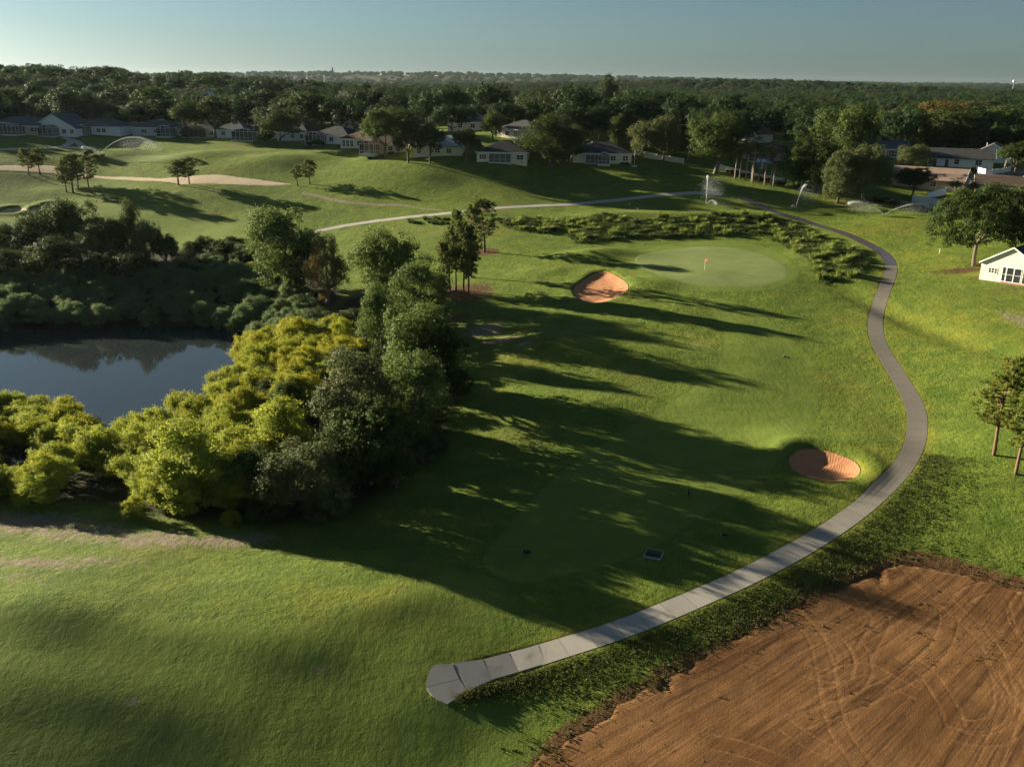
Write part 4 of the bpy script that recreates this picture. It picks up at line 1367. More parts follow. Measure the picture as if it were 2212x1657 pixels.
    for fy, ww, hh_, zz, pn in left:
        window(o, fy * d, zz, ww, hh_, 'left', -w / 2, pn)
    for fy, ww, hh_, zz, pn in right:
        window(o, fy * d, zz, ww, hh_, 'right', w / 2, pn)
    for f0, f1, dp_, h_, st, fm in cages:
        cage(o, -w / 2 + f0 * w, -w / 2 + f1 * w, dp_, h_, st, fm)
    if door is not None:
        x_ = -w / 2 + door * w
        dr = MB().box(x_ - 0.5, x_ + 0.5, -0.05, 0.02, 0, 2.1).build('door', M_BRONZE, o)
        MB().box(x_ + 0.32, x_ + 0.40, -0.10, -0.052, 0.95, 1.10).build('handle', M_ALU, dr)
    return o, w

ST = (1.3, 1.3, 0.9, 2)
def W_(f, w=1.5, h=1.35, z=0.85, n=2):
    return (f, w, h, z, n)
# the row of houses along the top of the slope, left to right
house('dark hip roofed house with wide pale screened pool enclosure at the far left edge', 30, 290, 118, -8, 13, 'slate', 'beige', 'hip', [W_(.86), W_(.94)], [(0.02, .72, 5, 2.9, 'arch', M_ALU)], W=21)
house('pale house with white gable above its screened enclosure between two feathery palms', 118, 294, 92, -8, 13, 'slate', 'white', 'gablefront', [W_(.08), W_(.92), W_(.74)], [(.28, .62, 4, 2.9, 'arch', M_ALU)], W=17, pitch=0.55)
house('long low white house with arched screened enclosure on its left end', 212, 292, 105, -8, 12, 'slate', 'white', 'hip', [W_(.52), W_(.64)], [(.0, .36, 4, 2.8, 'arch', M_ALU)], W=18)
house('hip roofed house with pale blue walls behind the left sprinkler arc', 328, 294, 86, -6, 12, 'slate', 'grey', 'hip', [W_(.3, 2.2, 1.3, .85, 3), W_(.6, 1.0)], [(.76, 1.12, 4, 2.9, 'mansard', M_ALU)], W=15)
house('shaded house with wide screened enclosure under two large oaks', 425, 297, 80, -8, 12, 'dark', 'beige', 'hip', [W_(.1), W_(.9)], [(.25, .75, 4, 3.0, 'arch', M_BRONZE)], W=15)
house('grey roofed house with white side wall beside the big left oaks', 497, 299, 72, -14, 12, 'slate', 'white', 'hip', [W_(.3), W_(.6)], [], W=13)
house('brown roofed house with arched screened enclosure left of the round oak', 545, 303, 70, -16, 12, 'brown', 'beige', 'hip', [W_(.9)], [(.05, .7, 4, 2.9, 'arch', M_ALU)], W=13)
house('shaded grey house half hidden behind the round oak', 632, 305, 60, -20, 11, 'dark', 'grey', 'hip', [W_(.5), W_(.8)], [], W=13)
house('black roofed white house with peaked screened enclosure on its left corner', 712, 312, 95, -22, 12, 'dark', 'white', 'hip', [W_(.55)], [(.0, .42, 3.5, 3.0, 'mansard', M_ALU)], W=15)
house('brown roofed house with sunlit white glazed porch', 768, 321, 84, -24, 11, 'brown', 'cream', 'hip', [W_(.62), W_(.12, 1.1, 1.9, .4, 2), W_(.25, 1.1, 1.9, .4, 2), W_(.38, 1.1, 1.9, .4, 2)], [], W=12, left=[W_(.25, 1.3, 1.8, .5), W_(.5, 1.3, 1.8, .5)])
house('beige house with tall arched screened enclosure behind the forked tree', 833, 333, 96, -14, 12, 'umber', 'beige', 'hip', [W_(.62), W_(.8)], [(.0, .34, 4, 3.0, 'arch', M_ALU)], W=14, left=[W_(.3)])
house('white house with pale blue shingle roof behind two dark round trees', 945, 338, 100, -8, 13, 'pale', 'cream', 'gable', [W_(.12, 1.2, 1.6, .6), W_(.5), W_(.74)], [], W=15, left=[W_(.3), W_(.6)], vents=3)
house('dark hip roofed cream house with screened porch left of the great bushy oak', 1084, 352, 104, -6, 12, 'dark', 'cream', 'hip', [W_(.12, 2.0, 1.3, .85, 3), W_(.86, 2.0, 1.3, .85, 2)], [(.25, .68, 0.5, 2.5, 'flat', M_ALU)], W=15, left=[W_(.4)], vents=2)
house('dark hip roofed house with peaked screened porch right of the great bushy oak', 1300, 354, 128, -5, 13, 'dark', 'cream', 'hip', [W_(.69, 1.5, 1.4, .8, 2), W_(.9, 1.6, 1.4, .8, 2)], [(.22, .46, .6, 2.5, 'flat', M_ALU), (.44, .63, 2.2, 2.4, 'mansard', M_ALU)], W=17.5, left=[W_(.3), W_(.6)], vents=2, chimney=True)
# second row, up among the trees
house('taupe hip roofed house with white garage door in the second row', 765, 280, 90, -30, 14, 'taupe', 'cream', 'hip', [W_(.15), W_(.3), W_(.62, 4.5, 1.9, .1, 4)], [], W=19, vents=2)
house('small brown roofed house in the trees above the garage house', 815, 264, 46, -30, 12, 'brown', 'cream', 'hip', [W_(.4)], [], W=15)
house('dark blue roofed house among trees behind the pale blue roof', 1012, 283, 60, -10, 12, 'slate', 'cream', 'hip', [W_(.3), W_(.6)], [], W=15)
house('cream sided dark hip roof house peeping over the cream porch house', 1110, 301, 62, -38, 12, 'dark', 'cream', 'hip', [W_(.3), W_(.55)], [], W=14, left=[W_(.4)])
house('dark hip house with lit white doorway deep in the woods', 1128, 258, 52, 10, 11, 'dark', 'grey', 'hip', [W_(.6, 1.6, 2.0, .1, 2)], [], W=14)
house('small rust roofed white house seen past the power lines', 1382, 284, 34, -40, 8, 'brown', 'white', 'gablefront', [W_(.5)], [], W=9)
house('white gabled house with sunlit end wall behind the palm row', 1608, 306, 44, -52, 10, 'brown', 'siding', 'gablefront', [W_(.5, 1, 1, 1)], [], W=10, pitch=.5)
house('low brown roofed house behind the palm row fence', 1650, 348, 66, -12, 9, 'umber', 'peach', 'gable', [W_(.3), W_(.7)], [(.15, .7, 4, 2.4, 'flat', M_ALU)], W=14)
# right-hand street
house('blue grey roofed white house with garage behind the parked cars', 1912, 340, 74, -12, 10, 'slate', 'white', 'gable', [W_(.15), W_(.6, 4.6, 2.0, .1, 5)], [], W=14)
house('long white house with dark gable roof and lit front wall on the right', 2072, 362, 150, -24, 10, 'dark', 'white', 'gable', [W_(.12, .9, 2.0, .1, 1), W_(.45, 1.4, 1.5, .8, 1), W_(.78, 1.8, 1.5, .8, 2)], [], W=19, right=[W_(.35, .5, 1.0, 1.2, 1), W_(.6, .5, 1.0, 1.2, 1)], pitch=0.5, door=.30)
house('white gable house end behind the fenced pool yard', 2140, 352, 60, -30, 12, 'taupe', 'white', 'gablefront', [], [], W=11, pitch=0.55)
house('tan roofed house with pale blue gable siding behind the leaning white fence', 1998, 410, 150, -34, 11, 'tan', 'peach', 'gable', [W_(.3), W_(.6)], [], W=19, right=[W_(.25, .6, 1.2, .9, 2), W_(.7, .8, 1.6, .5, 1)], gable_mat=plain('pale_blue_siding', (0.52, 0.60, 0.62), 0.7, 0.05), pitch=0.5)
house('flat brown roofed house at the right edge above the sabal palms', 2180, 425, 110, -24, 10, 'umber', 'cream', 'gable', [W_(.3), W_(.7)], [], W=17, pitch=0.38)
# the house by the live oak
pw = hit(2186, 628)[0]
oh, wh = house('white gabled house with tall glazed sunroom doors under the live oak', 2178, 612, 90, -48, 14, 'dark', 'siding', 'gablefront', [(.16, .40, .85, 1.35, 1), (.21, .40, .85, 1.35, 1), (.26, .40, .85, 1.35, 1)], [], W=10.5, e=3.1, pitch=0.62, vents=0, over=0.35)
for k, (f, w_) in enumerate(((.40, .55), (.50, 1.15), (.625, 1.15), (.77, 1.15), (.89, 1.05))):
    window(oh, -wh / 2 + f * wh, 0.15, w_, 2.55, 'front', 0.0, 1)
MB().box(-wh * .12, wh * .5, -0.9, -0.06, -0.6, 0.05).build('patio_slab', plain('brick_patio', (0.30, 0.15, 0.09), .9, .3, 5), oh)
# ------------------------------------------------------------------ trees one can pick out
tree_px(405, 300, 228, 80, 'oak', 0, 'oak_tree', 'left of the two big sunlit oaks standing among the left houses', L_OAK)
tree_px(466, 300, 214, 92, 'oak', 1, 'oak_tree', 'right and taller of the two big sunlit oaks among the left houses', L_OAK)
tree_px(606, 318, 250, 92, 'oak', 2, 'oak_tree', 'round grey green oak standing alone at the slope edge', L_OAK)
tree_px(575, 316, 284, 40, 'oak', 3, 'oak_tree', 'small dark oak leaning on the left side of the round oak', L_OAK)
tree_px(668, 290, 205, 96, 'oak', 3, 'oak_tree', 'tall rounded oak rising behind the black roofed white house', L_OAK)
tree_px(834, 341, 240, 104, 'oak', 4, 'oak_tree', 'forked tree with tall bare trunk in front of the beige house', L_MID)
tree_px(882, 352, 264, 64, 'oak', 1, 'oak_tree', 'left of two dark round topped trees before the white house', L_OAK)
tree_px(929, 353, 278, 68, 'oak', 2, 'oak_tree', 'right of two dark round topped trees before the white house', L_OAK)
tree_px(862, 342, 300, 30, 'oak', 0, 'oak_tree', 'small slim tree between the forked tree and dark round trees', L_OAK)
tree_px(808, 327, 288, 28, 'cypress', 0, 'slim_tree', 'slim dark tree beside the sunlit white porch', L_OLIVE)
tree_px(1008, 348, 284, 64, 'oak', 0, 'oak_tree', 'dense dark tree left of the cream porch house', L_OAK)
tree_px(1064, 306, 245, 56, 'laurel', 0, 'leafy_tree', 'bright green upright tree behind the cream porch house', L_MID)
tree_px(1188, 362, 262, 142, 'laurel', 3, 'oak_tree', 'great bushy oak between the two dark hip roofed houses', L_OAK)
tree_px(1234, 352, 275, 70, 'oak', 3, 'oak_tree', 'oak filling the right flank of the great bushy oak', L_OAK)
tree_px(1334, 322, 256, 58, 'laurel', 1, 'leafy_tree', 'light green tree behind the right dark roofed house', L_MID)
tree_px(1388, 345, 266, 66, 'laurel', 0, 'oak_tree', 'left of two olive yellow trees beside the flagpole', L_OLIVE)
tree_px(1432, 350, 256, 72, 'laurel', 2, 'oak_tree', 'right of two olive yellow trees beside the flagpole', L_OLIVE)
tree_px(1545, 376, 250, 140, 'laurel', 0, 'oak_tree', 'huge full crowned oak left of the palm row', L_MID)
tree_px(1485, 352, 290, 50, 'oak', 3, 'oak_tree', 'shaded oak behind the left side of the huge oak', L_OAK)
tree_px(1805, 405, 242, 150, 'laurel', 2, 'oak_tree', 'tallest dark oak rising right of the palm row', L_MID)
tree_px(1718, 408, 300, 86, 'laurel', 1, 'oak_tree', 'rounded oak with visible pale trunk beside the palm row', L_MID)
tree_px(1762, 417, 318, 92, 'laurel', 3, 'oak_tree', 'dark oak filling the gap between the palm row oaks', L_OAK)
tree_px(1808, 440, 330, 80, 'laurel', 1, 'oak_tree', 'left of two moss hung olive oaks above the sprinklers', L_OLIVE)
tree_px(1864, 438, 318, 100, 'laurel', 0, 'oak_tree', 'right of two moss hung olive oaks above the sprinklers', L_OLIVE)
tree_px(1965, 372, 316, 88, 'laurel', 2, 'magnolia_tree', 'glossy dark magnolia between the two right hand white houses', L_OLIVE)
tree_px(1970, 424, 366, 88, 'oak', 1, 'oak_tree', 'dark spreading tree in front of the tan roofed house', L_OAK)
tree_px(2192, 378, 316, 88, 'oak', 2, 'oak_tree', 'green oak at the right edge behind the street lamp', L_OAK)
tree_px(2040, 330, 240, 150, 'oak', 3, 'oak_tree', 'broad dark oak standing behind the long white house', L_OAK)
tree_px(2030, 316, 226, 120, 'oak', 4, 'oak_tree', 'rusty topped oak above the broad dark oak on the right', L_AUTUMN)
tree_px(1985, 322, 250, 76, 'oak', 0, 'oak_tree', 'yellow flecked oak left of the broad dark oak', L_AUTUMN)
tree_px(2150, 318, 235, 90, 'oak', 1, 'oak_tree', 'pale green tree at the right edge above the white gable', L_MID)
tree_px(1905, 318, 250, 70, 'laurel', 3, 'leafy_tree', 'dark green tree behind the blue grey garage house', L_MID)
tree_px(2103, 574, 398, 214, 'liveoak', 0, 'live_oak', 'large live oak with thick trunk beside the white sunroom house', L_OAK)
tree_px(2200, 520, 400, 120, 'liveoak', 1, 'live_oak', 'second live oak crowding the right edge behind the first', L_OLIVE)
tree_px(2075, 470, 412, 70, 'laurel', 1, 'leafy_tree', 'shaggy sunlit bush tree below the sabal palm heads', L_OLIVE)
tree_px(2150, 470, 412, 90, 'laurel', 0, 'leafy_tree', 'shaggy sunlit bush tree at the right edge below the brown roof', L_OLIVE)
tree_px(1310, 260, 178, 46, 'oak', 2, 'oak_tree', 'tallest tree breaking the skyline above the power lines', L_OAK)

# trees round the pond: far bank
tree_px(25, 568, 490, 90, 'laurel', 1, 'bank_tree', 'dark tree at the left edge of the far pond bank', L_OAK)
tree_px(100, 574, 455, 110, 'laurel', 0, 'bank_tree', 'left half of the broad dark tree pair on the far pond bank', L_OAK)
tree_px(175, 574, 436, 130, 'laurel', 2, 'bank_tree', 'tallest broad dark tree on the far pond bank', L_MID)
tree_px(245, 584, 482, 90, 'laurel', 3, 'bank_tree', 'dark tree right of the tallest one on the far pond bank', L_OAK)
tree_px(288, 578, 446, 70, 'laurel', 1, 'bank_tree', 'slender lit tree with two tops on the far pond bank', L_MID)
tree_px(325, 584, 478, 66, 'laurel', 0, 'bank_tree', 'short lit tree leaning right on the far pond bank', L_OLIVE)
tree_px(362, 588, 508, 56, 'oak', 3, 'bank_tree', 'last small round tree at the right end of the far bank clump', L_OAK)
tree_px(130, 618, 524, 140, 'oak', 2, 'bank_tree', 'low shaded tree in front of the tallest far bank tree', L_OAK)
tree_px(270, 620, 542, 130, 'oak', 4, 'bank_tree', 'low shaded tree in front of the two topped far bank tree', L_OAK)
tree_px(20, 618, 542, 120, 'oak', 0, 'bank_tree', 'low shaded tree at the left edge of the far bank', L_OAK)
# between pond and fairway
tree_px(618, 640, 454, 160, 'laurel', 2, 'bank_tree', 'big sunlit tree left of the brown cypress', L_LAUREL)
tree_px(655, 645, 520, 90, 'laurel', 3, 'bank_tree', 'dark right flank of the big sunlit tree by the cypress', L_OAK)
tree_px(708, 668, 504, 124, 'cypress', 0, 'bald_cypress', 'feathery brown cypress at the edge of the thicket', L_BROWN)
tree_px(832, 680, 496, 160, 'laurel', 0, 'bank_tree', 'tall green tree right of the brown cypress', L_LAUREL)
tree_px(905, 738, 566, 150, 'laurel', 1, 'fairway_tree', 'leafy tree nearest the pines on the fairway edge', L_LAUREL)
tree_px(830, 780, 625, 110, 'laurel', 3, 'fairway_tree', 'yellow flecked tree in the hollow below the tall green tree', L_LAUREL)
tree_px(898, 858, 655, 190, 'laurel', 2, 'fairway_tree', 'largest bright leaved tree in the middle of the fairway edge', L_LAUREL)
tree_px(945, 870, 690, 120, 'laurel', 0, 'fairway_tree', 'shaded right flank tree beside the largest bright leaved tree', L_OAK)
tree_px(772, 985, 768, 200, 'laurel', 1, 'fairway_tree', 'broad olive tree below the largest bright leaved tree', L_OLIVE)
tree_px(890, 958, 770, 190, 'laurel', 3, 'fairway_tree', 'dark full tree on the fairway side of the broad olive tree', L_LAUREL)
tree_px(802, 1045, 868, 180, 'oak', 1, 'fairway_tree', 'black shaded tree at the bottom of the fairway edge', L_MID)
tree_px(665, 1118, 945, 200, 'laurel', 2, 'fairway_tree', 'silvery olive tree at the lowest corner of the thicket', L_OLIVE)
tree_px(735, 1085, 930, 130, 'oak', 4, 'fairway_tree', 'dark tree behind the silvery olive corner tree', L_OAK)
tree_px(560, 1110, 970, 120, 'oak', 2, 'fairway_tree', 'deep green shaded tree left of the silvery olive tree', L_MID)
# pines
for n, a in enumerate(((1046, 545, 440, 74, 0, 'single tall pine above the rest of the centre pines'),
                       (1002, 636, 492, 62, 1, 'thickest pine in the centre clump'), (972, 628, 508, 54, 2, 'leftmost pine of the centre clump'),
                       (1012, 640, 500, 60, 3, 'rightmost near pine of the centre clump'), (985, 632, 470, 50, 4, 'slim pine in the middle of the centre clump'),
                       (1018, 600, 455, 60, 5, 'pine behind the centre clump left of the tall one'), (962, 640, 530, 46, 0, 'short pine at the left rim of the centre clump'))):
    tree_px(a[0], a[1], a[2], a[3], 'pine', a[4], 'pine_tree', a[5], L_PINE, 'pine tree', 'pines beside the green')
tree_px(2145, 983, 778, 120, 'pine', 1, 'pine_tree', 'bright pine with bare brown trunk on the right lawn', L_PINE2, 'pine tree', 'pines on the right lawn')
tree_px(2194, 1024, 800, 120, 'pine', 5, 'pine_tree', 'second pine cut off by the right edge', L_PINE2, 'pine tree', 'pines on the right lawn')
for n, a in enumerate(((63, 379, 327, 36, 1, 'left pine of the pair by the sand at far left'), (87, 378, 326, 34, 2, 'right pine of the pair by the sand at far left'),
                       (143, 415, 352, 38, 3, 'leftmost pine of the four beyond the left bunkers'), (158, 416, 340, 46, 0, 'tallest pine of the four beyond the left bunkers'),
                       (170, 409, 348, 30, 4, 'third slim pine of the four beyond the left bunkers'), (192, 405, 346, 42, 5, 'rightmost pine of the four beyond the left bunkers'),
                       (386, 400, 352, 42, 2, 'left pine of the pair on the long sand strip'), (409, 398, 347, 40, 1, 'right pine of the pair on the long sand strip'),
                       (642, 402, 362, 28, 4, 'left small pine at the right tip of the sand strip'), (670, 398, 350, 36, 3, 'right pine at the right tip of the sand strip'))):
    tree_px(a[0], a[1], a[2], a[3] * 1.15, 'pine', a[4], 'pine_tree', a[5], L_PINE, 'pine tree', 'pines on the far fairway')
# palms
for px, b, t, w, v, lab in ((80, 284, 252, 36, 0, 'feathery palm left of the white gable'), (163, 285, 250, 36, 1, 'feathery palm right of the white gable'), (239, 290, 246, 34, 2, 'feathery palm before the long white house')):
    tree_px(px, b, t + 6, w, 'featherpalm', v, 'feather_palm', lab, L_PALM, 'palm tree')
PALMS = [(686,855,400),(765,850,330),(866,875,350),(965,895,300),(980,915,300),(1085,905,400),(1180,945,380),(1290,950,370),(1325,965,640),(1425,900,640)]
for k, (x, yb, yt) in enumerate(PALMS):
    X = (2600 + x / 4.424) / 1.736; B = (480 + yb / 4.424) / 1.736; T = (480 + (yt - 20) / 4.424) / 1.736
    names = ['first', 'second', 'third', 'fourth', 'fifth', 'sixth', 'seventh', 'eighth', 'ninth', 'tenth']
    tree_px(X, B, T - 2, 34, 'palm', k % 3, 'fan_palm', names[k] + ' slender fan palm from the left in the palm row', L_PALM, 'palm tree', 'palm row along the white wall')
tree_px(2058, 450, 392, 42, 'palm', 0, 'sabal_palm', 'left sunlit sabal palm head above the shaggy bushes', L_PALM, 'palm tree')
tree_px(2094, 450, 394, 42, 'palm', 1, 'sabal_palm', 'right sunlit sabal palm head above the shaggy bushes', L_PALM, 'palm tree')

# ------------------------------------------------------------------ thickets: every bush is a plant of its own
def scatter(poly, step, seed, jit=0.45):
    r = np.random.default_rng(seed)
    lo, hi = poly.min(0), poly.max(0)
    out = []
    for j, y in enumerate(np.arange(lo[1], hi[1], step * 0.87)):
        for x in np.arange(lo[0], hi[0], step):
            q = np.array([x + (step / 2 if j % 2 else 0), y]) + r.uniform(-jit, jit, 2) * step
            out.append(q)
    out = np.array(out)
    return out[sdf(out[:, 0], out[:, 1], poly) < 0], r

def put_bushes(pts, r, kind, nvar, name, label, group, mats, hr, wr, cat='bush', where=None, rows=None):
    qx = np.quantile(pts[:, 0] / pts[:, 1], np.linspace(0, 1, len(where) + 1)[1:-1]) if where else None
    qy = np.quantile(pts[:, 1], np.linspace(0, 1, len(rows) + 1)[1:-1]) if rows else None
    z = np.maximum(ground_z(pts[:, 0], pts[:, 1]), WATER_Z - 0.6)
    for i, (p, zz) in enumerate(zip(pts, z)):
        tree_at((p[0], p[1], zz - 0.05), kind, int(r.integers(nvar)), r.uniform(*hr), r.uniform(*wr), name, label + (' ' + where[int(np.searchsorted(qx, p[0] / p[1]))] if where else '') + (' ' + rows[int(np.searchsorted(qy, p[1]))] if rows else ''), cat, mats[int(r.integers(len(mats)))], group, r.uniform(0, 6.28))

THICKET = world_poly([(545,765),(640,735),(740,745),(770,800),(700,880),(650,960),(590,1050),(540,1100),(440,1110),(320,1100),(300,1060),(220,1040),(110,1060),(100,1030),(210,1010),(290,965),(360,935),(450,890),(520,830)], 4)
pts, r_ = scatter(THICKET, 3.7, 61)
w2 = hit(330, 900)[0]
for k, (sel, lab, mats) in enumerate((
        (lambda p: (p[:, 1] > 134), 'golden willow bush in the pond corner thicket', [L_GOLD, L_WILLOW, L_GOLD]),
        (lambda p: (p[:, 1] <= 134) & (p[:, 1] > 116), 'yellow green willow bush in the central pond thicket', [L_WILLOW, L_WILLOW, L_GOLD, L_MID]),
        (lambda p: (p[:, 1] <= 116), 'lime green willow bush in the near pond thicket', [L_LIME, L_WILLOW, L_LIME]))):
    q = pts[sel(pts)]
    put_bushes(q, r_, 'willow', 5, 'willow_bush', lab, 'willow thicket beside the pond', mats, (3.8, 6.0), (5.0, 6.8), where=['at its left', 'in its middle', 'at its right'], rows=['front row', 'back row'])
tree_px(420, 1085, 905, 190, 'laurel', 1, 'willow_tree', 'tallest lime coloured willow in the middle of the near thicket', L_LIME)
tree_px(610, 1015, 868, 150, 'laurel', 3, 'willow_tree', 'bright lime tree tucked against the broad olive tree', L_LIME)
SHORE = world_poly([(-160,960),(-60,900),(60,912),(140,935),(225,962),(200,1010),(90,985),(10,985),(-40,1010),(-20,1060),(60,1075),(110,1065),(90,1090),(0,1090),(-160,1090)], 3)
pts, r_ = scatter(SHORE, 3.2, 62)
put_bushes(pts, r_, 'willow', 5, 'willow_bush', 'pale green willow bush on the left pond shore,', 'willows on the left shore', [L_WILLOW, L_LIME, L_GOLD], (4.0, 5.8), (4.6, 6.2), where=['left edge', 'middle', 'right end'], rows=['near side', 'water side'])
BANK = world_poly([(-120,728),(0,726),(120,722),(250,708),(380,712),(480,722),(560,742),(640,735),(680,700),(660,640),(560,605),(420,590),(300,590),(140,590),(-120,592)], 4)
pts, r_ = scatter(BANK, 3.9, 63)
put_bushes(pts, r_, 'willow', 5, 'bank_bush', 'blue green bush on the far pond bank,', 'bushes on the far bank', [L_SHRUB, L_SHRUB, L_SHRUB], (3.2, 4.8), (4.0, 5.4), where=['left edge', 'below the tallest dark tree', 'below the two topped tree', 'toward the thicket'], rows=['at the waterline', 'second row', 'third row', 'back row'])
BANK2 = world_poly([(380,600),(430,545),(500,535),(545,545),(560,600),(640,640),(680,680),(740,690),(780,700),(740,740),(640,735),(560,640),(460,620)], 4)
pts, r_ = scatter(BANK2, 4.4, 64)
put_bushes(pts, r_, 'willow', 5, 'bank_bush', 'dark bush in the hollow between the far bank and brown cypress', 'bushes in the hollow', [L_OAK, L_SHRUB, L_MID], (2.6, 4.4), (4.6, 6.4))
EDGE = world_poly([(780,800),(860,730),(930,700),(985,760),(1000,880),(960,980),(880,1055),(760,1125),(640,1142),(560,1130),(680,1060),(800,960)], 4)
pts, r_ = scatter(EDGE, 5.2, 65)
put_bushes(pts, r_, 'willow', 5, 'understorey_bush', 'dark understorey bush below the trees of the fairway edge', 'understorey of the fairway edge', [L_OAK, L_OLIVE, L_MID], (2.6, 4.6), (4.6, 6.2))
for px, py, h_, w_, lab in ((290, 1118, 2.6, 3.0, 'small sunlit willow sprig in front of the near thicket'), (500, 1135, 1.8, 2.4, 'small weedy bush below the near thicket'), (470, 540, 2.2, 5, 'low sunlit bush at the end of the far path'),
                            (545, 600, 3.4, 3.0, 'single yellow green bush left of the big sunlit tree')):
    p = hit(px, py)[0]
    tree_at(p, 'willow', 1, h_, w_, 'willow_bush', lab, 'bush', L_WILLOW)

# ------------------------------------------------------------------ the wooded belt behind the houses
FRONT = np.array([(-700, 300), (-230, 345), (-182, 352), (-142, 366), (-94, 352), (-54, 326), (-24, 296), (26, 296), (45, 282), (60, 292), (80, 284), (100, 278), (108, 306), (150, 318), (180, 280), (260, 240), (700, 230)], float)
CLEAR = [world_poly([(1870,350),(1930,338),(2000,352),(2212,330),(2300,420),(2100,470),(1990,460),(1900,440)], 2),
         world_poly([(1590,400),(1590,330),(1690,330),(1700,400)], 2)]
def forest_points():
    r = np.random.default_rng(99)
    out = []
    for d0, d1, st in ((235, 620, 9.6), (620, 1000, 12.5), (1000, 1700, 18.0), (1700, 3200, 30.0), (3200, 7500, 60.0)):
        n = int((d1 ** 2 - d0 ** 2) * R(84) / 2 / (st * st))
        d = np.sqrt(r.uniform(d0 ** 2, d1 ** 2, n))
        a = r.uniform(R(-42), R(42), n)
        out.append(np.column_stack([d * np.sin(a), d * np.cos(a), np.full(n, st)]))
    p = np.concatenate(out)
    p = p[p[:, 1] > np.interp(p[:, 0], FRONT[:, 0], FRONT[:, 1])]
    for hx, hy, hr in HOUSE_POS:
        p = p[np.hypot(p[:, 0] - hx, p[:, 1] - hy) > hr + 2.6]
    for c in CLEAR:
        p = p[sdf(p[:, 0], p[:, 1], c) > 2]
    # keep the sight lines to the second-row houses open, as in the place itself
    keep = np.ones(len(p), bool)
    for hx, hy, hr in HOUSE_POS:
        L = math.hypot(hx, hy)
        ux, uy = hx / L, hy / L
        s = p[:, 0] * ux + p[:, 1] * uy
        t = np.abs(-p[:, 0] * uy + p[:, 1] * ux)
        keep &= ~((s < L) & (s > L - 26) & (t < hr * 0.6))
    p = p[keep]
    # thin to a minimum distance near by
    near = np.hypot(p[:, 0], p[:, 1]) < 620
    q = p[near]
    sel = []
    for i in range(len(q)):
        if not sel or np.min(np.hypot(*(q[sel][:, :2] - q[i, :2]).T)) > 7.6:
            sel.append(i)
    return np.concatenate([q[sel], p[~near]]), r
FP, r_ = forest_points()
FZ = base_z(FP[:, 0], FP[:, 1])
FS = np.where(FP[:, 2] < 10, r_.uniform(0.8, 1.38, len(FP)), np.where(FP[:, 2] < 20, r_.uniform(0.85, 1.5, len(FP)), np.where(FP[:, 2] < 40, r_.uniform(1.0, 1.7, len(FP)), r_.uniform(1.4, 2.2, len(FP)))))
dist = np.hypot(FP[:, 0], FP[:, 1])
order = np.argsort(dist / FS)
ang_ok = np.abs(np.arctan2(FP[:, 0], FP[:, 1])) < R(31.5)
named = [i for i in order if ang_ok[i]][:290]
BELT = [('dark oak crown in the wooded belt behind the houses', LB_DARK), ('mid green oak crown in the wooded belt behind the houses', LB_MID), ('olive oak crown in the wooded belt behind the houses', LB_OLIVE)]
for i in named:
    x = FP[i, 0]
    k = int(r_.choice(3, p=[0.62, 0.24, 0.14]))
    az = math.degrees(math.atan2(x, FP[i, 1]))
    side = ['behind the far left houses', 'behind the left houses', 'behind the brown roofed houses', 'behind the porch houses', 'above the power lines', 'above the huge oak', 'behind the palm row oaks', 'behind the right street'][int(np.clip((az + 30) / 7.5, 0, 7.99))]
    row = 'front' if dist[i] < 380 else ('middle' if dist[i] < 470 else 'back')
    lab = '%s oak in the %s rows of the wooded belt %s' % (['dark', 'mid green', 'olive'][k], row, side)
    tree_at((x, FP[i, 1], FZ[i] - 0.2), 'oak' if dist[i] < 300 else 'faroak', int(r_.integers(5)), 12 * FS[i] * r_.uniform(0.85, 1.1), 12.4 * FS[i] * r_.uniform(0.9, 1.15), 'oak_tree', lab, 'tree', BELT[k][1], 'oaks of the wooded belt', r_.uniform(0, 6.28))
rest = np.setdiff1d(np.arange(len(FP)), np.array(named))

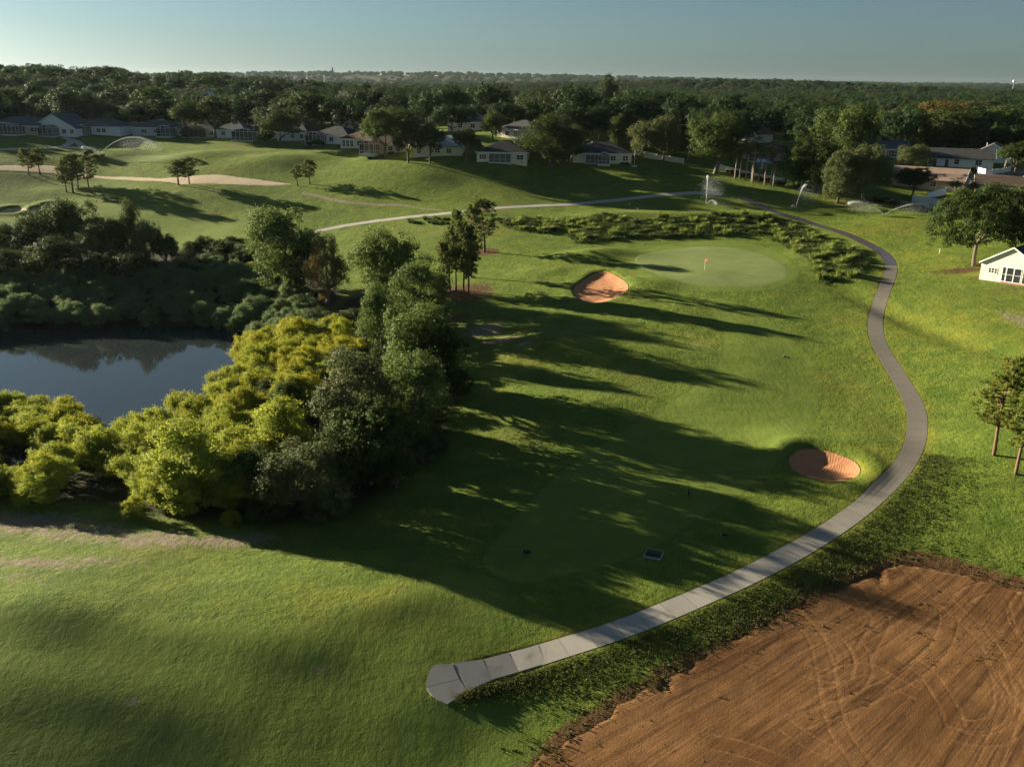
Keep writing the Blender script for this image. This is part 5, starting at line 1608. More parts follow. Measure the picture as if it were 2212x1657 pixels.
def woodland(idx, name, label):
    """the far wood that reads as one mass: crowns set on points"""
    me = bpy.data.meshes.new(name)
    co = np.column_stack([FP[idx, 0], FP[idx, 1], FZ[idx] - 0.3 - 0.25 * FS[idx]])
    me.vertices.add(len(idx))
    me.vertices.foreach_set('co', co.astype(np.float32).ravel())
    fattr(me, 'sc', FS[idx]); fattr(me, 'rot', r_.uniform(0, 6.28, len(idx)))
    a = me.attributes.new('var', 'INT', 'POINT'); a.data.foreach_set('value', r_.integers(0, 8, len(idx)).astype(np.int32))
    o = obj(name, me, kind='stuff')
    tag(o, label, 'woodland')
    ng = bpy.data.node_groups.new(name, 'GeometryNodeTree')
    ng.interface.new_socket('Geometry', in_out='INPUT', socket_type='NodeSocketGeometry')
    ng.interface.new_socket('Geometry', in_out='OUTPUT', socket_type='NodeSocketGeometry')
    n, l = ng.nodes, ng.links
    gi, go = n.new('NodeGroupInput'), n.new('NodeGroupOutput')
    ip = n.new('GeometryNodeInstanceOnPoints')
    g2 = n.new('GeometryNodeGeometryToInstance')
    for src in SRC:
        oi = n.new('GeometryNodeObjectInfo')
        oi.transform_space = 'ORIGINAL'
        oi.inputs['As Instance'].default_value = True
        oi.inputs['Object'].default_value = src
        l.new(oi.outputs['Geometry'], g2.inputs[0])
    def na(nm, typ):
        q = n.new('GeometryNodeInputNamedAttribute'); q.data_type = typ; q.inputs['Name'].default_value = nm
        return [s for s in q.outputs if s.enabled and s.name == 'Attribute'][0]
    ip.inputs['Pick Instance'].default_value = True
    l.new(gi.outputs[0], ip.inputs['Points'])
    l.new(g2.outputs[0], ip.inputs['Instance'])
    l.new(na('var', 'INT'), ip.inputs['Instance Index'])
    cx = n.new('ShaderNodeCombineXYZ'); l.new(na('rot', 'FLOAT'), cx.inputs[2]); l.new(cx.outputs[0], ip.inputs['Rotation'])
    l.new(na('sc', 'FLOAT'), ip.inputs['Scale'])
    l.new(ip.outputs[0], go.inputs[0])
    md = o.modifiers.new('crowns', 'NODES'); md.node_group = ng
    return o
# crowns of eight of the trees above serve as the far wood's crowns
SRC = []
seen = {}
for o in bpy.data.objects:
    if o.name.startswith('crown') and o.data in [VAR[('faroak', i)][1] for i in range(5)]:
        key = (o.data.name, o.material_slots[0].material.name)
        if key not in seen and len(SRC) < 8:
            seen[key] = 1
            SRC.append(o)
woodland(rest, 'far_woodland', 'unbroken dark woodland running from behind the houses to the horizon')
# ------------------------------------------------------------------ native grass bed round the green
def clump_mesh(seed, n, h, w, blade):
    r = np.random.default_rng(seed)
    a = r.uniform(0, 2 * math.pi, n)
    rad = w * 0.22 * np.sqrt(r.uniform(0, 1, n))
    base = np.stack([np.cos(a) * rad, np.sin(a) * rad, np.full(n, -0.05)], 1)
    b2 = a + r.normal(size=n) * 0.5
    out = w * 0.5 * r.uniform(0.25, 1.0, n)
    hh = h * r.uniform(0.6, 1.1, n)
    d = np.stack([np.cos(b2), np.sin(b2), np.zeros(n)], 1)
    mid = base + d * (out * 0.35)[:, None] + np.array([0, 0, 1.0]) * (hh * 0.75)[:, None]
    tip = base + d * out[:, None] + np.array([0, 0, 1.0]) * (hh * r.uniform(0.7, 1.05, n))[:, None]
    s = np.stack([-np.sin(b2), np.cos(b2), np.zeros(n)], 1) * blade
    V = np.stack([base - s, base + s, mid + s * 0.8, mid - s * 0.8, tip + s * 0.25, tip - s * 0.25], 1).reshape(-1, 3)
    k = np.arange(n) * 6
    F = np.concatenate([np.stack([k, k + 1, k + 2, k + 3], 1), np.stack([k + 3, k + 2, k + 4, k + 5], 1)])
    me = mesh_np('blades', V, F)
    fattr(me, 'tint', np.repeat(r.uniform(0, 1, n), 6))
    me.materials.append(L_GRASS)
    return me
CLUMPS = [clump_mesh(600 + i, 170, 1.0, 1.5, 0.035) for i in range(4)]
BED = world_poly([(1085,478),(1150,472),(1240,475),(1290,463),(1330,464),(1400,474),(1480,465),(1560,463),(1640,466),(1690,475),(1740,497),(1790,520),(1840,540),(1865,560),(1868,580),(1850,597),(1800,612),(1765,612),(1762,590),(1740,560),(1720,548),(1690,530),(1650,512),(1600,508),(1500,512),(1420,513),(1350,517),(1290,524),(1240,525),(1225,500),(1160,505),(1090,492)], 4)
BED2 = world_poly([(885,478),(930,470),(975,474),(980,484),(940,487),(895,486)], 3)
r_ = np.random.default_rng(71)
def clump_thing(q, s, hgt, mat, lab, grp):
    z = ground_z(np.array([q[0]]), np.array([q[1]]))[0]
    o = thing('grass_clump', lab, 'grass clump', (q[0], q[1], z), r_.uniform(0, 6.28), grp, (s, s, hgt))
    b = obj('blades', CLUMPS[int(r_.integers(4))], None, o)
    set_mat(b, mat)
pts, _ = scatter(BED, 2.9, 72)
for q in pts:
    big = r_.uniform() < 0.34
    px_side = 'left' if q[0] < 25 else ('right' if q[0] > 60 else 'middle')
    if big:
        clump_thing(q, r_.uniform(1.5, 2.2), r_.uniform(1.2, 1.8), L_GRASS, 'bright fountain grass clump in the %s of the native bed' % px_side, 'fountain grass in the native bed')
    else:
        clump_thing(q, r_.uniform(1.6, 2.4), r_.uniform(0.7, 1.2), L_GRASSD, 'dull green grass clump in the %s of the native bed' % px_side, 'dull grass in the native bed')
pts2, _ = scatter(BED2, 2.4, 73)
for q in pts2:
    clump_thing(q, r_.uniform(1.1, 1.6), r_.uniform(0.7, 1.1), L_GRASSD, 'grass clump in the small bed beside the far path', 'grass in the small bed')
def fill_tufts(name, label, pts, n_leaf, size, hgt, spread, mat, seed):
    r = np.random.default_rng(seed)
    z = ground_z(pts[:, 0], pts[:, 1])
    P3 = np.column_stack([pts, z])
    C = np.repeat(P3, n_leaf, 0)
    C = C + np.column_stack([r.normal(size=(len(C), 2)) * spread, np.abs(r.normal(size=len(C))) * hgt])
    N = r.normal(size=(len(C), 3)) + np.array([0, 0, 0.6])
    V, F = leaf_quads(r, C, N, size, 0.5)
    me = mesh_np(name, V, F)
    fattr(me, 'tint', np.repeat(r.uniform(0, 1, len(C)), 4))
    o = obj(name, me, mat, kind='stuff')
    tag(o, label, 'ground cover')
    return o
cover, _ = scatter(BED, 0.62, 74)
fill_tufts('ground_cover', 'low tangled ground cover between the grass clumps of the native bed', cover, 10, 0.30, 0.28, 0.25, L_GRASSD, 75)

# ------------------------------------------------------------------ weeds on and round the dirt field
r_ = np.random.default_rng(81)
wx = []
for px, py, sx, sy, n in ((1890,1315,2.4,1.4,16),(1975,1302,2.6,.8,12),(2010,1320,3,1,12),(1870,1330,3,1.2,12),(1945,1370,2,1,9),(2090,1360,3,2,14),(2080,1400,3,2,10),(2160,1400,3,2.4,12),(2130,1425,1,.6,4),(1750,1350,1.5,.6,5),(1620,1430,2,.8,6),(1560,1480,6,2,4),(1600,1560,5,2,4),(1540,1640,1.6,1,5),(1850,1480,6,3,4),(2000,1460,8,4,8),(2060,1540,8,3,4),(1700,1600,8,3,4),(1340,1600,4,1.5,5),(2180,1340,3,2,8),(1990,1425,1.4,.6,4)):
    c = hit(px, py)[0]
    wx.append(np.column_stack([c[0] + r_.normal(size=n) * sx, c[1] + r_.normal(size=n) * sy]))
wx = np.concatenate(wx)
wx = wx[sdf(wx[:, 0], wx[:, 1], DIRT) < -0.3]
fill_tufts('weeds', 'small green weeds scattered over the orange dirt field', wx, 22, 0.22, 0.09, 0.24, L_WEED, 82)
edge_pts = DIRT[np.r_[0:78]] if len(DIRT) > 78 else DIRT
fr = []
for _ in range(2600):
    k = int(r_.integers(len(edge_pts) - 1))
    q = edge_pts[k] * (1 - r_.uniform()) + edge_pts[k + 1] * r_.uniform()
    fr.append(q + r_.normal(size=2) * 1.4)
fr = np.array(fr)
d_ = sdf(fr[:, 0], fr[:, 1], DIRT)
fr = fr[(d_ > -2.6) & (d_ < 3.5) & (line_dist(fr[:, 0], fr[:, 1], PATH_C) > 2.2)]
fill_tufts('rough_weeds', 'ragged fringe of weeds along the edge of the dirt field', fr, 9, 0.22, 0.07, 0.24, L_WEED, 83)
band = []
for _ in range(5200):
    s_ = r_.uniform(0, 66)
    c = np.array([np.interp(s_, cum, PATH_C[:, 0]), np.interp(s_, cum, PATH_C[:, 1])])
    c2 = np.array([np.interp(s_ + 0.5, cum, PATH_C[:, 0]), np.interp(s_ + 0.5, cum, PATH_C[:, 1])])
    n_ = np.array([(c2 - c)[1], -(c2 - c)[0]]); n_ /= np.linalg.norm(n_)
    band.append(c + n_ * (1.55 + abs(r_.normal()) * 3.2 * min(1, 0.15 + max(0, s_ - 2) / 14)))
band = np.array(band)
band = band[sdf(band[:, 0], band[:, 1], DIRT) > 0]
fill_tufts('verge_weeds', 'coarse weedy verge between the near cart path and the dirt', band, 8, 0.16, 0.06, 0.26, L_WEED, 84)

# ------------------------------------------------------------------ flagstick
M_RED = plain('red_flag_cloth', (0.60, 0.035, 0.020), 0.7, 0.1)
M_WHITEP = plain('white_paint', (0.80, 0.80, 0.78), 0.5, 0.04)
M_BLACK = plain('black_plastic', (0.012, 0.012, 0.013), 0.5, 0.2)
p = hit(1522, 583)[0]
fs = thing('flagstick', 'white flagstick with red flag standing on the putting green', 'flagstick', p, R(-53))
MB().tube([(0, 0, -0.2), (0, 0, 2.25)], 0.035, 8).build('pole', M_WHITEP, fs)
def cloth(w, h, z, amp, mat, name, parent, sag=0.15, x0=0.03):
    nx, nz = 10, 6
    V = []
    for side in (0, 0.012):
        for i in range(nx + 1):
            for j in range(nz + 1):
                u, v = i / nx, j / nz
                V.append((x0 + w * u, amp * math.sin(u * 6) * u + side, z + h * v - sag * u * u))
    m = (nx + 1) * (nz + 1)
    F = []
    for i in range(nx):
        for j in range(nz):
            a = i * (nz + 1) + j
            F.append((a, a + nz + 1, a + nz + 2, a + 1)); F.append((m + a, m + a + 1, m + a + nz + 2, m + a + nz + 1))
    return MB().add(V, F).build(name, mat, parent, True)
cloth(0.62, 0.46, 1.78, 0.06, M_RED, 'flag', fs)
MB().tube([(0, 0, -0.1), (0, 0, 0.036)], 0.07, 10).build('cup', M_WHITEP, fs)

# garden flagpole with striped flag
p = hit(1370, 359.5)[0]
fp = thing('flagpole', 'white garden flagpole with striped flag beside the dark hip roofed house', 'flagpole', p)
MB().tube([(0, 0, -0.3), (0, 0, 4.6)], [0.06, 0.04], 8).build('pole', M_WHITEP, fp)
MB().tube([(0, 0, -0.3), (0, 0, 0.16)], 0.9, 14).build('base', M_CONC2, fp)
for k in range(7):
    cloth(1.15, 0.104, 3.45 + k * 0.106, 0.12, M_RED if k % 2 == 0 else M_WHITEP, 'stripe', fp, 0.5)
cloth(0.5, 0.42, 3.775, 0.125, plain('navy_cloth', (0.02, 0.03, 0.12), .8), 'canton', fp, 0.1, 0.028)

# ------------------------------------------------------------------ sprinklers
def spray_mat():
    t = NT('spray_water')
    t.done((0.86, 0.88, 0.88), None, 0.4, 0.3)
    tr = t.node('ShaderNodeBsdfTranslucent'); tr.inputs[0].default_value = (0.9, 0.9, 0.9, 1)
    ms = t.node('ShaderNodeMixShader'); ms.inputs[0].default_value = 0.5
    t.l.new(t.b.outputs[0], ms.inputs[1]); t.l.new(tr.outputs[0], ms.inputs[2]); t.l.new(ms.outputs[0], t.out.inputs[0])
    return t.m
M_SPRAY = spray_mat()
def drops(C, r, size):
    n = len(C)
    T = np.array([(1, 1, 1), (1, -1, -1), (-1, 1, -1), (-1, -1, 1)], float) * 0.6
    s = (size * r.uniform(0.6, 1.4, n))[:, None, None]
    V = (C[:, None] + T[None] * s).reshape(-1, 3)
    k = np.arange(n) * 4
    F = np.concatenate([np.stack([k, k + 1, k + 2], 1), np.stack([k, k + 3, k + 1], 1), np.stack([k, k + 2, k + 3], 1), np.stack([k + 1, k + 3, k + 2], 1)])
    return V, F
def sprinkler(px, py, label, jets, seed):
    r = np.random.default_rng(seed)
    p = hit(px, py)[0]
    o = thing('sprinkler', label, 'sprinkler', p)
    MB().tube([(0, 0, -0.2), (0, 0, 0.12)], 0.10, 8).tube([(0, 0, 0.12), (0, 0, 0.30)], 0.05, 8).build('riser', M_BLACK, o)
    for dx, dy, apex, hz, full, nd, mist in jets:
        t = np.sqrt(r.uniform(0, 1, nd)) * full
        q = 2 * t * apex                            # apex: share of the throw at which the jet is highest
        ln = np.array([dx, dy])
        zz = hz * (1 - ((t - apex) / apex) ** 2)
        sp = (0.02 + 0.16 * t ** 2)[:, None]
        C = np.column_stack([t * dx, t * dy, 0.3 + zz]) + r.normal(size=(nd, 3)) * sp
        V, F = drops(C, r, 0.05)
        obj('water_jet', mesh_np('water_jet', V, F), M_SPRAY, o)
        if mist:
            t = r.uniform(0.35, 1.0, mist) * full
            zz = hz * (1 - ((t - apex) / apex) ** 2) * r.uniform(0.35, 1.0, mist)
            C = np.column_stack([t * dx, t * dy, 0.3 + zz]) + r.normal(size=(mist, 3)) * np.array([0.8, 0.8, 0.45]) + np.array([0.9, -0.5, -0.1]) * (r.uniform(0, 1, mist) ** 2 * 4.0)[:, None]
            C[:, 2] = np.maximum(C[:, 2], 0.05)
            V, F = drops(C, r, 0.022)
            obj('mist', mesh_np('mist', V, F), M_SPRAY, o)
sprinkler(217, 334.5, 'sprinkler throwing two long arcs beside the left green', [(19, -1, .62, 5.4, 1.0, 5200, 9000), (-6.5, 1.5, .85, 1.9, 1.0, 2400, 2500)], 91)
sprinkler(1524.7, 445, 'sprinkler with tall upright plume behind the native grass bed', [(1.6, 8.5, .72, 6.6, 0.78, 3600, 8000), (3.0, 1, .5, 1.0, 1.0, 700, 500)], 92)
sprinkler(1718, 454, 'sprinkler with one slanting jet below the palm row oaks', [(3.8, 6.0, .9, 5.2, 1.0, 2600, 2600), (-1.0, .3, .6, .8, 1.0, 300, 300)], 93)
sprinkler(1909, 467, 'sprinkler throwing a wide V of water near the right path', [(-7.2, 3.0, .8, 2.6, 1.1, 2600, 3600), (12.5, 4.0, .75, 2.4, 1.0, 3200, 3600)], 94)

# ------------------------------------------------------------------ walls and fences
def fence(name, label, cat, pts, h, thick, mat, seg=2.4, cap=None, post=True, sink=0.5, dz=None):
    """panels between posts, each its own piece"""
    p = np.array(pts, float)
    w = hit(p[:, 0], p[:, 1])[:, :2]
    n = max(1, int(round(np.hypot(*np.diff(w, axis=0).T).sum() / seg)))
    q = resample(w, n + 1)
    z = ground_z(q[:, 0], q[:, 1])
    o = thing(name, label, cat, (q[0, 0], q[0, 1], z[0]))
    base = np.array([q[0, 0], q[0, 1], z[0]])
    P3 = np.column_stack([q, z]) - base
    for i in range(n):
        a, b = P3[i], P3[i + 1]
        d = (b - a) / np.linalg.norm((b - a)[:2])
        nn = np.array([-d[1], d[0], 0]) * thick / 2
        V = [a - nn - [0, 0, sink], b - nn - [0, 0, sink], b + nn - [0, 0, sink], a + nn - [0, 0, sink]]
        V += [a - nn + [0, 0, h], b - nn + [0, 0, h], b + nn + [0, 0, h], a + nn + [0, 0, h]]
        MB().add(V, [(3, 2, 1, 0), (4, 5, 6, 7), (0, 1, 5, 4), (1, 2, 6, 5), (2, 3, 7, 6), (3, 0, 4, 7)]).build('panel', mat, o)
    if post:
        for a in P3:
            MB().box(a[0] - thick * .9, a[0] + thick * .9, a[1] - thick * .9, a[1] + thick * .9, a[2] - sink, a[2] + h + 0.12).build('post', cap or mat, o)
    return o
M_VINYL = plain('white_vinyl', (0.74, 0.75, 0.74), 0.5, 0.06)
M_WALLC = plain('cream_block_wall', (0.68, 0.62, 0.54), 0.9, 0.12, 0.8)
fence('garden_wall', 'long white block wall behind the palm row', 'wall', [(1553, 366), (1568, 371), (1598, 378), (1625, 385), (1654, 391), (1692, 397)], 1.5, 0.22, M_WALLC, 4.0)
fence('garden_wall', 'sunlit white wall between the flagpole and the huge oak', 'wall', [(1391, 341), (1430, 347), (1476, 354)], 1.5, 0.22, M_WALLC, 4.0)
fence('garden_wall', 'pinkish wall end glowing behind the slanting sprinkler jet', 'wall', [(1738, 402), (1762, 407)], 1.2, 0.22, M_WALLC, 3.0)
fence('low_wall', 'low pale kerb wall running behind the right sprinkler', 'wall', [(1900, 432), (1940, 438), (1985, 446), (2040, 455)], 0.55, 0.5, M_WALLC, 5.0, None, False)
fence('vinyl_fence', 'white vinyl fence panel run below the tan roofed house', 'fence', [(1970, 437), (2000, 441), (2032, 447)], 1.8, 0.08, M_VINYL)
fence('vinyl_fence', 'white vinyl fence running up beside the tan roofed house', 'fence', [(2002, 432), (2020, 426), (2042, 421)], 1.8, 0.08, M_VINYL)
fence('vinyl_fence', 'white vinyl fence round the pool yard of the long white house', 'fence', [(2112, 374), (2125, 376), (2139, 378), (2160, 375), (2182, 371)], 1.7, 0.08, M_VINYL)

# hedge under the palm row wall
for k, x in enumerate(np.linspace(1575, 1745, 15)):
    y_ = np.interp(x, [1570, 1625, 1690, 1745], [374, 389, 402, 410])
    p = hit(x, y_)[0]
    tree_at(p, 'shrub', k % 3, 1.1 + 0.3 * (k % 2), 3.0, 'hedge_shrub', 'dark clipped shrub in the hedge under the palm row', 'shrub', L_OAK, 'hedge under the palm row')
for px, py, h_, w_, lab in ((687, 318, 2.4, 5.0, 'dark round shrub against the black roofed white house'), (668, 316, 1.2, 2.0, 'small shrub left of the dark round shrub'), (736, 320, 1.4, 3.0, 'low dark shrub beside the sunlit porch'), (782, 322, 2.8, 2.6, 'yellow leaved banana shrub before the sunlit porch'),
                            (192, 338, 2.2, 3.4, 'dark boulder like shrub left of the left green'), (179, 342, 1.2, 4.4, 'low dark shrub row end by the left green'), (222, 340, 1.0, 1.6, 'small dark shrub under the left sprinkler'), (205, 341, 0.9, 3.2, 'flat dark shrub between the left green shrubs'),
                            (845, 336, 1.2, 2.2, 'low shrub under the beige house window'), (1130, 353, 1.0, 4.0, 'low dark shrub bed at the cream porch house'), (1350, 357, 0.8, 3.6, 'low shrub bed at the right dark roofed house'), (2012, 436, 1.2, 2.0, 'small dark shrub inside the white vinyl fence'), (1905, 438, 1.4, 6.0, 'dark hedge lump behind the low kerb wall'),
                            (1935, 446, 1.4, 6.0, 'second dark hedge lump along the low kerb wall'), (1970, 452, 1.3, 6.0, 'third dark hedge lump along the low kerb wall'), (100, 290, 1.3, 2.6, 'shrub below the white gable house'), (150, 289, 1.3, 2.6, 'shrub right of the white gable enclosure')):
    tree_at(hit(px, py)[0], 'shrub', int(px) % 3, h_, w_, 'garden_shrub', lab, 'shrub', L_MID if 'yellow' in lab else L_OAK)
tree_at(hit(2098, 385)[0], 'shrub', 1, 3.2, 3.4, 'garden_shrub', 'round green shrub beside the tan house driveway', 'shrub', L_MID)

# garden shed
p = hit(1645, 366)[0]
sh = thing('garden_shed', 'small garden shed with pale blue metal roof behind the palms', 'shed', p, R(-14))
MB().box(-1.5, 1.5, 0, 2.4, -0.6, 2.1).build('wall', plain('grey_metal_wall', (0.20, 0.24, 0.26), .6), sh)
MB().add([(-1.7, -.2, 2.05), (1.7, -.2, 2.05), (1.7, 2.6, 2.65), (-1.7, 2.6, 2.65), (-1.7, -.2, 2.15), (1.7, -.2, 2.15), (1.7, 2.6, 2.75), (-1.7, 2.6, 2.75)],
         [(3, 2, 1, 0), (4, 5, 6, 7), (0, 1, 5, 4), (1, 2, 6, 5), (2, 3, 7, 6), (3, 0, 4, 7)]).build('roof', plain('pale_metal_roof', (0.42, 0.52, 0.60), .35), sh)
MB().box(-0.45, 0.45, -0.05, -0.005, 0, 1.9).build('door', M_ALU, sh)

# ------------------------------------------------------------------ poles and wires
M_POLE = plain('weathered_pole', (0.26, 0.22, 0.18), 0.9, 0.2, 2)
def pole_top(px, py, ydist):
    d = ray(px, py)[0]
    return CAM + d * (ydist / d[1])
def utility_pole(label, px, py, ydist):
    t = pole_top(px, py, ydist)
    g = base_z(np.array([t[0]]), np.array([t[1]]))[0]
    h = t[2] - g
    o = thing('utility_pole', label, 'utility pole', (t[0], t[1], g))
    MB().tube([(0, 0, -0.5), (0, 0, h)], [0.18, 0.12], 8).build('pole', M_POLE, o)
    for zz in (h - 0.5, h - 1.9):
        MB().box(-1.3, 1.3, -0.07, 0.07, zz, zz + 0.14).build('crossarm', M_POLE, o)
    for x in (-1.15, -0.4, 0.4, 1.15):
        MB().tube([(x, 0, h - 0.36), (x, 0, h - 0.12)], 0.06, 6).build('insulator', M_ALU, o)
    return t
pa = utility_pole('left of two utility poles standing among the central trees', 1218, 233, 352)
pb = utility_pole('right of two utility poles standing among the central trees', 1230, 231, 338)
pc = utility_pole('utility pole half hidden behind the huge oak', 1492, 268, 292)
pd = utility_pole('utility pole at the left edge of the right street', 1874, 318, 268)
M_WIRE = plain('bright_cable', (0.42, 0.36, 0.26), 0.4, 0.1)
def wire(label, a, b, sag):
    n = 24
    t = np.linspace(0, 1, n + 1)
    pts_ = a[None] * (1 - t)[:, None] + b[None] * t[:, None]
    pts_[:, 2] -= sag * 4 * t * (1 - t)
    o = MB().tube(pts_ - pts_[0], 0.045, 5).build('power_line', M_WIRE, None)
    o.location = pts_[0]
    tag(o, label, 'cable', 'power lines')
for k, (x, dz, sg) in enumerate(((-1.1, -0.2, 2.0), (0.0, -0.2, 2.6), (1.1, -0.3, 3.2), (0.0, -1.8, 3.4))):
    wire('%s cable of the power line sagging right between the central poles and huge oak' % ('top', 'second', 'third', 'lowest')[k], pb + [x, 0, dz], pc + [x, 0, dz], sg)
for k, (x, dz) in enumerate(((-1.1, -0.2), (1.1, -0.3))):
    wire('%s short cable sagging between the two central utility poles' % ('left', 'right')[k], pa + [x, 0, dz], pb + [x, 0, dz], 0.9)
    wire('%s cable of the power line crossing behind the palm row' % ('upper', 'lower')[k], pc + [x, 0, dz - k], pd + [x, 0, dz - k], 1.4)

# street lamp
p = hit(2163, 390)[0]
sl = thing('street_lamp', 'leaning street lamp with short arm beside the right street', 'street lamp', p)
MB().tube([(0, 0, -0.4), (0.15, 0, 3), (0.5, 0, 5.8)], [0.15, 0.13, 0.10], 8).build('pole', plain('concrete_pole', (0.48, 0.42, 0.34), .8), sl)
MB().tube([(0.48, 0, 5.7), (0.8, 0, 6.1), (1.5, 0, 6.25)], 0.05, 6).build('arm', M_ALU, sl)
MB().box(1.4, 2.0, -0.14, 0.14, 6.18, 6.34).build('lamp_head', M_ALU, sl)

# ------------------------------------------------------------------ parked cars
def car(px, py, rz, label, paint):
    p = hit(px, py)[0]
    o = thing('parked_car', label, 'car', p, R(rz), 'cars in the right driveway')
    prof = [(-2.2, .35), (-2.25, .75), (-2.1, .95), (-1.15, 1.02), (-0.5, 1.52), (0.9, 1.55), (1.75, 1.08), (2.15, .95), (2.25, .6), (2.2, .35)]
    V, n = [], len(prof)
    for y, k in ((-0.86, 1), (0.86, 1)):
        for x, z in prof:
            V.append((x, y * (0.80 if z > 1.2 else 1.0), z))
    F = [tuple(range(n)), tuple(range(2 * n - 1, n - 1, -1))] + [(i, n + i, n + (i + 1) % n, (i + 1) % n) for i in range(n)]
    MB().add(V, F).build('body', paint, o)
    g = MB()
    for y in (-1, 1):
        g.add([(-1.0, y * .83, 1.08), (1.5, y * .83, 1.10), (0.85, y * .705, 1.47), (-0.45, y * .705, 1.45)], [(0, 1, 2, 3)])
    g.build('side_windows', M_GLASS, o)
    MB().add([(-1.14, -.76, 1.06), (-1.14, .76, 1.06), (-0.54, .64, 1.50), (-0.54, -.64, 1.50)], [(0, 1, 2, 3)]).build('windscreen', M_GLASS, o)
    for x in (-1.35, 1.35):
        for y in (-0.8, 0.8):
            w = MB().tube([(x, y - .12, .33), (x, y + .12, .33)], 0.33, 12).build('wheel', M_BLACK, o)
            MB().tube([(x, y - .125, .33), (x, y + .125, .33)], 0.18, 10).build('rim', M_ALU, w)
    for y in (-0.6, 0.6):
        MB().box(-2.28, -2.15, y - .16, y + .16, .68, .82).build('headlight', M_ALU, o)
car(1912, 349, -20, 'dark blue parked car in front of the garage house', plain('navy_paint', (0.03, 0.045, 0.07), .25, .05))
car(1889, 350, -25, 'grey parked car left of the dark blue one', plain('grey_paint', (0.20, 0.22, 0.24), .25, .05))

# ------------------------------------------------------------------ small things on the course
def place(px, py):
    p = hit(px, py)[0]
    p[2] = ground_z(np.array([p[0]]), np.array([p[1]]))[0]
    return p
p = place(1412, 1197)
dg = thing('drain_grate', 'square drain grate with pale concrete rim in shaded turf', 'drain grate', p, R(-22))
fm = MB()
for a, b in (((-.85, -.85), (.85, -.85)), ((.85, -.85), (.85, .85)), ((.85, .85), (-.85, .85)), ((-.85, .85), (-.85, -.85))):
    fm.bar((a[0], a[1], 0.02), (b[0], b[1], 0.02), 0.09, 0.20)
fm.build('rim', plain('grey_rim', (0.28, 0.28, 0.27), .8), dg)
MB().box(-.8, .8, -.8, .8, -.3, 0.02).build('pit', M_BLACK, dg)
for k in range(9):
    MB().bar((-.75 + k * .1875, -.8, 0.07), (-.75 + k * .1875, .8, 0.07), 0.035).build('bar', plain('dark_iron', (0.03, 0.03, 0.032), .5), dg)
p = place(1138, 1200)
tm = thing('tee_marker', 'black barrel tee marker with white end on a thin stake', 'tee marker', p, R(-8))
MB().tube([(-.42, 0, .42), (-.2, 0, .46), (.2, 0, .46), (.42, 0, .42)], [.13, .17, .17, .12], 10).build('barrel', M_BLACK, tm)
MB().tube([(-.47, 0, .42), (-.425, 0, .42)], .11, 10).build('end_cap', M_WHITEP, tm)
MB().tube([(0, 0, -.2), (0, 0, .42)], .03, 6).build('stake', M_BLACK, tm)
p = place(1564, 1160)
tm = thing('tee_marker', 'small black tee marker with white end in the lit strip by the path', 'tee marker', p, R(-8))
MB().tube([(-.3, 0, .3), (.3, 0, .3)], [.12, .12], 10).build('barrel', M_BLACK, tm)
MB().tube([(-.34, 0, .3), (-.305, 0, .3)], .10, 10).build('end_cap', M_WHITEP, tm)
MB().tube([(0, 0, -.2), (0, 0, .3)], .03, 6).build('stake', M_BLACK, tm)
p = place(1487, 1074)
sp = thing('distance_post', 'thin dark distance post in the shaded fairway', 'post', p)
MB().tube([(0, 0, -.3), (0, 0, 1.05)], .06, 8).build('shaft', M_BLACK, sp)
MB().tube([(0, 0, 1.05), (0, 0, 1.12)], [.07, .02], 8).build('cap', M_BLACK, sp)
p = place(1393.5, 777)
yc = thing('valve_cover', 'small yellow topped valve cover in the sunlit rough', 'valve cover', p)
MB().tube([(0, 0, -.1), (0, 0, .14)], [.26, .24], 10).build('body', M_BLACK, yc)
MB().tube([(0, 0, .14), (0, 0, .3)], [.15, .11], 10).build('cap', plain('yellow_plastic', (0.62, 0.50, 0.06), .5), yc)
p = place(1693, 770)
vh = thing('valve_box', 'black irrigation valve box in a dark hollow of the fairway', 'valve box', p)
MB().tube([(0, 0, -.1), (0, 0, .10)], [.30, .26], 12).build('body', M_BLACK, vh)
MB().tube([(0.03, 0, .10), (0.03, 0, .15)], [.08, .05], 8).build('nozzle', M_ALU, vh)
p = place(2029, 549)
ws = thing('boundary_stake', 'white boundary stake left of the live oak', 'stake', p)
MB().box(-.06, .06, -.03, .03, -.3, 1.1).build('shaft', M_WHITEP, ws)
MB().add([(-.06, -.03, 1.1), (.06, -.03, 1.1), (.06, .03, 1.1), (-.06, .03, 1.1), (0, 0, 1.2)], [(0, 1, 4), (1, 2, 4), (2, 3, 4), (3, 0, 4)]).build('point', M_WHITEP, ws)
def sphere_mb(r, z, n=10, m=7):
    V, F = [], []
    for j in range(m + 1):
        a = math.pi * j / m
        for i in range(n):
            b = 2 * math.pi * i / n
            V.append((r * math.sin(a) * math.cos(b), r * math.sin(a) * math.sin(b), z + r * math.cos(a)))
    for j in range(m):
        for i in range(n):
            F.append((j * n + i, (j + 1) * n + i, (j + 1) * n + (i + 1) % n, j * n + (i + 1) % n))
    return MB().add(V, F)
for px, py, lab in ((1514.5, 429, 'white ball tee marker left of the tall sprinkler plume'), (1543.5, 438, 'white ball tee marker right of the tall sprinkler plume'), (1360, 443, 'left white ball tee marker on the middle tee'), (1377, 452.5, 'right white ball tee marker on the middle tee')):
    t_ = thing('tee_ball', lab, 'tee marker', place(px, py), 0, 'white tee markers')
    sphere_mb(.16, .2).build('ball', M_WHITEP, t_, True)
    MB().tube([(0, 0, -.15), (0, 0, .1)], .03, 6).build('spike', M_ALU, t_)
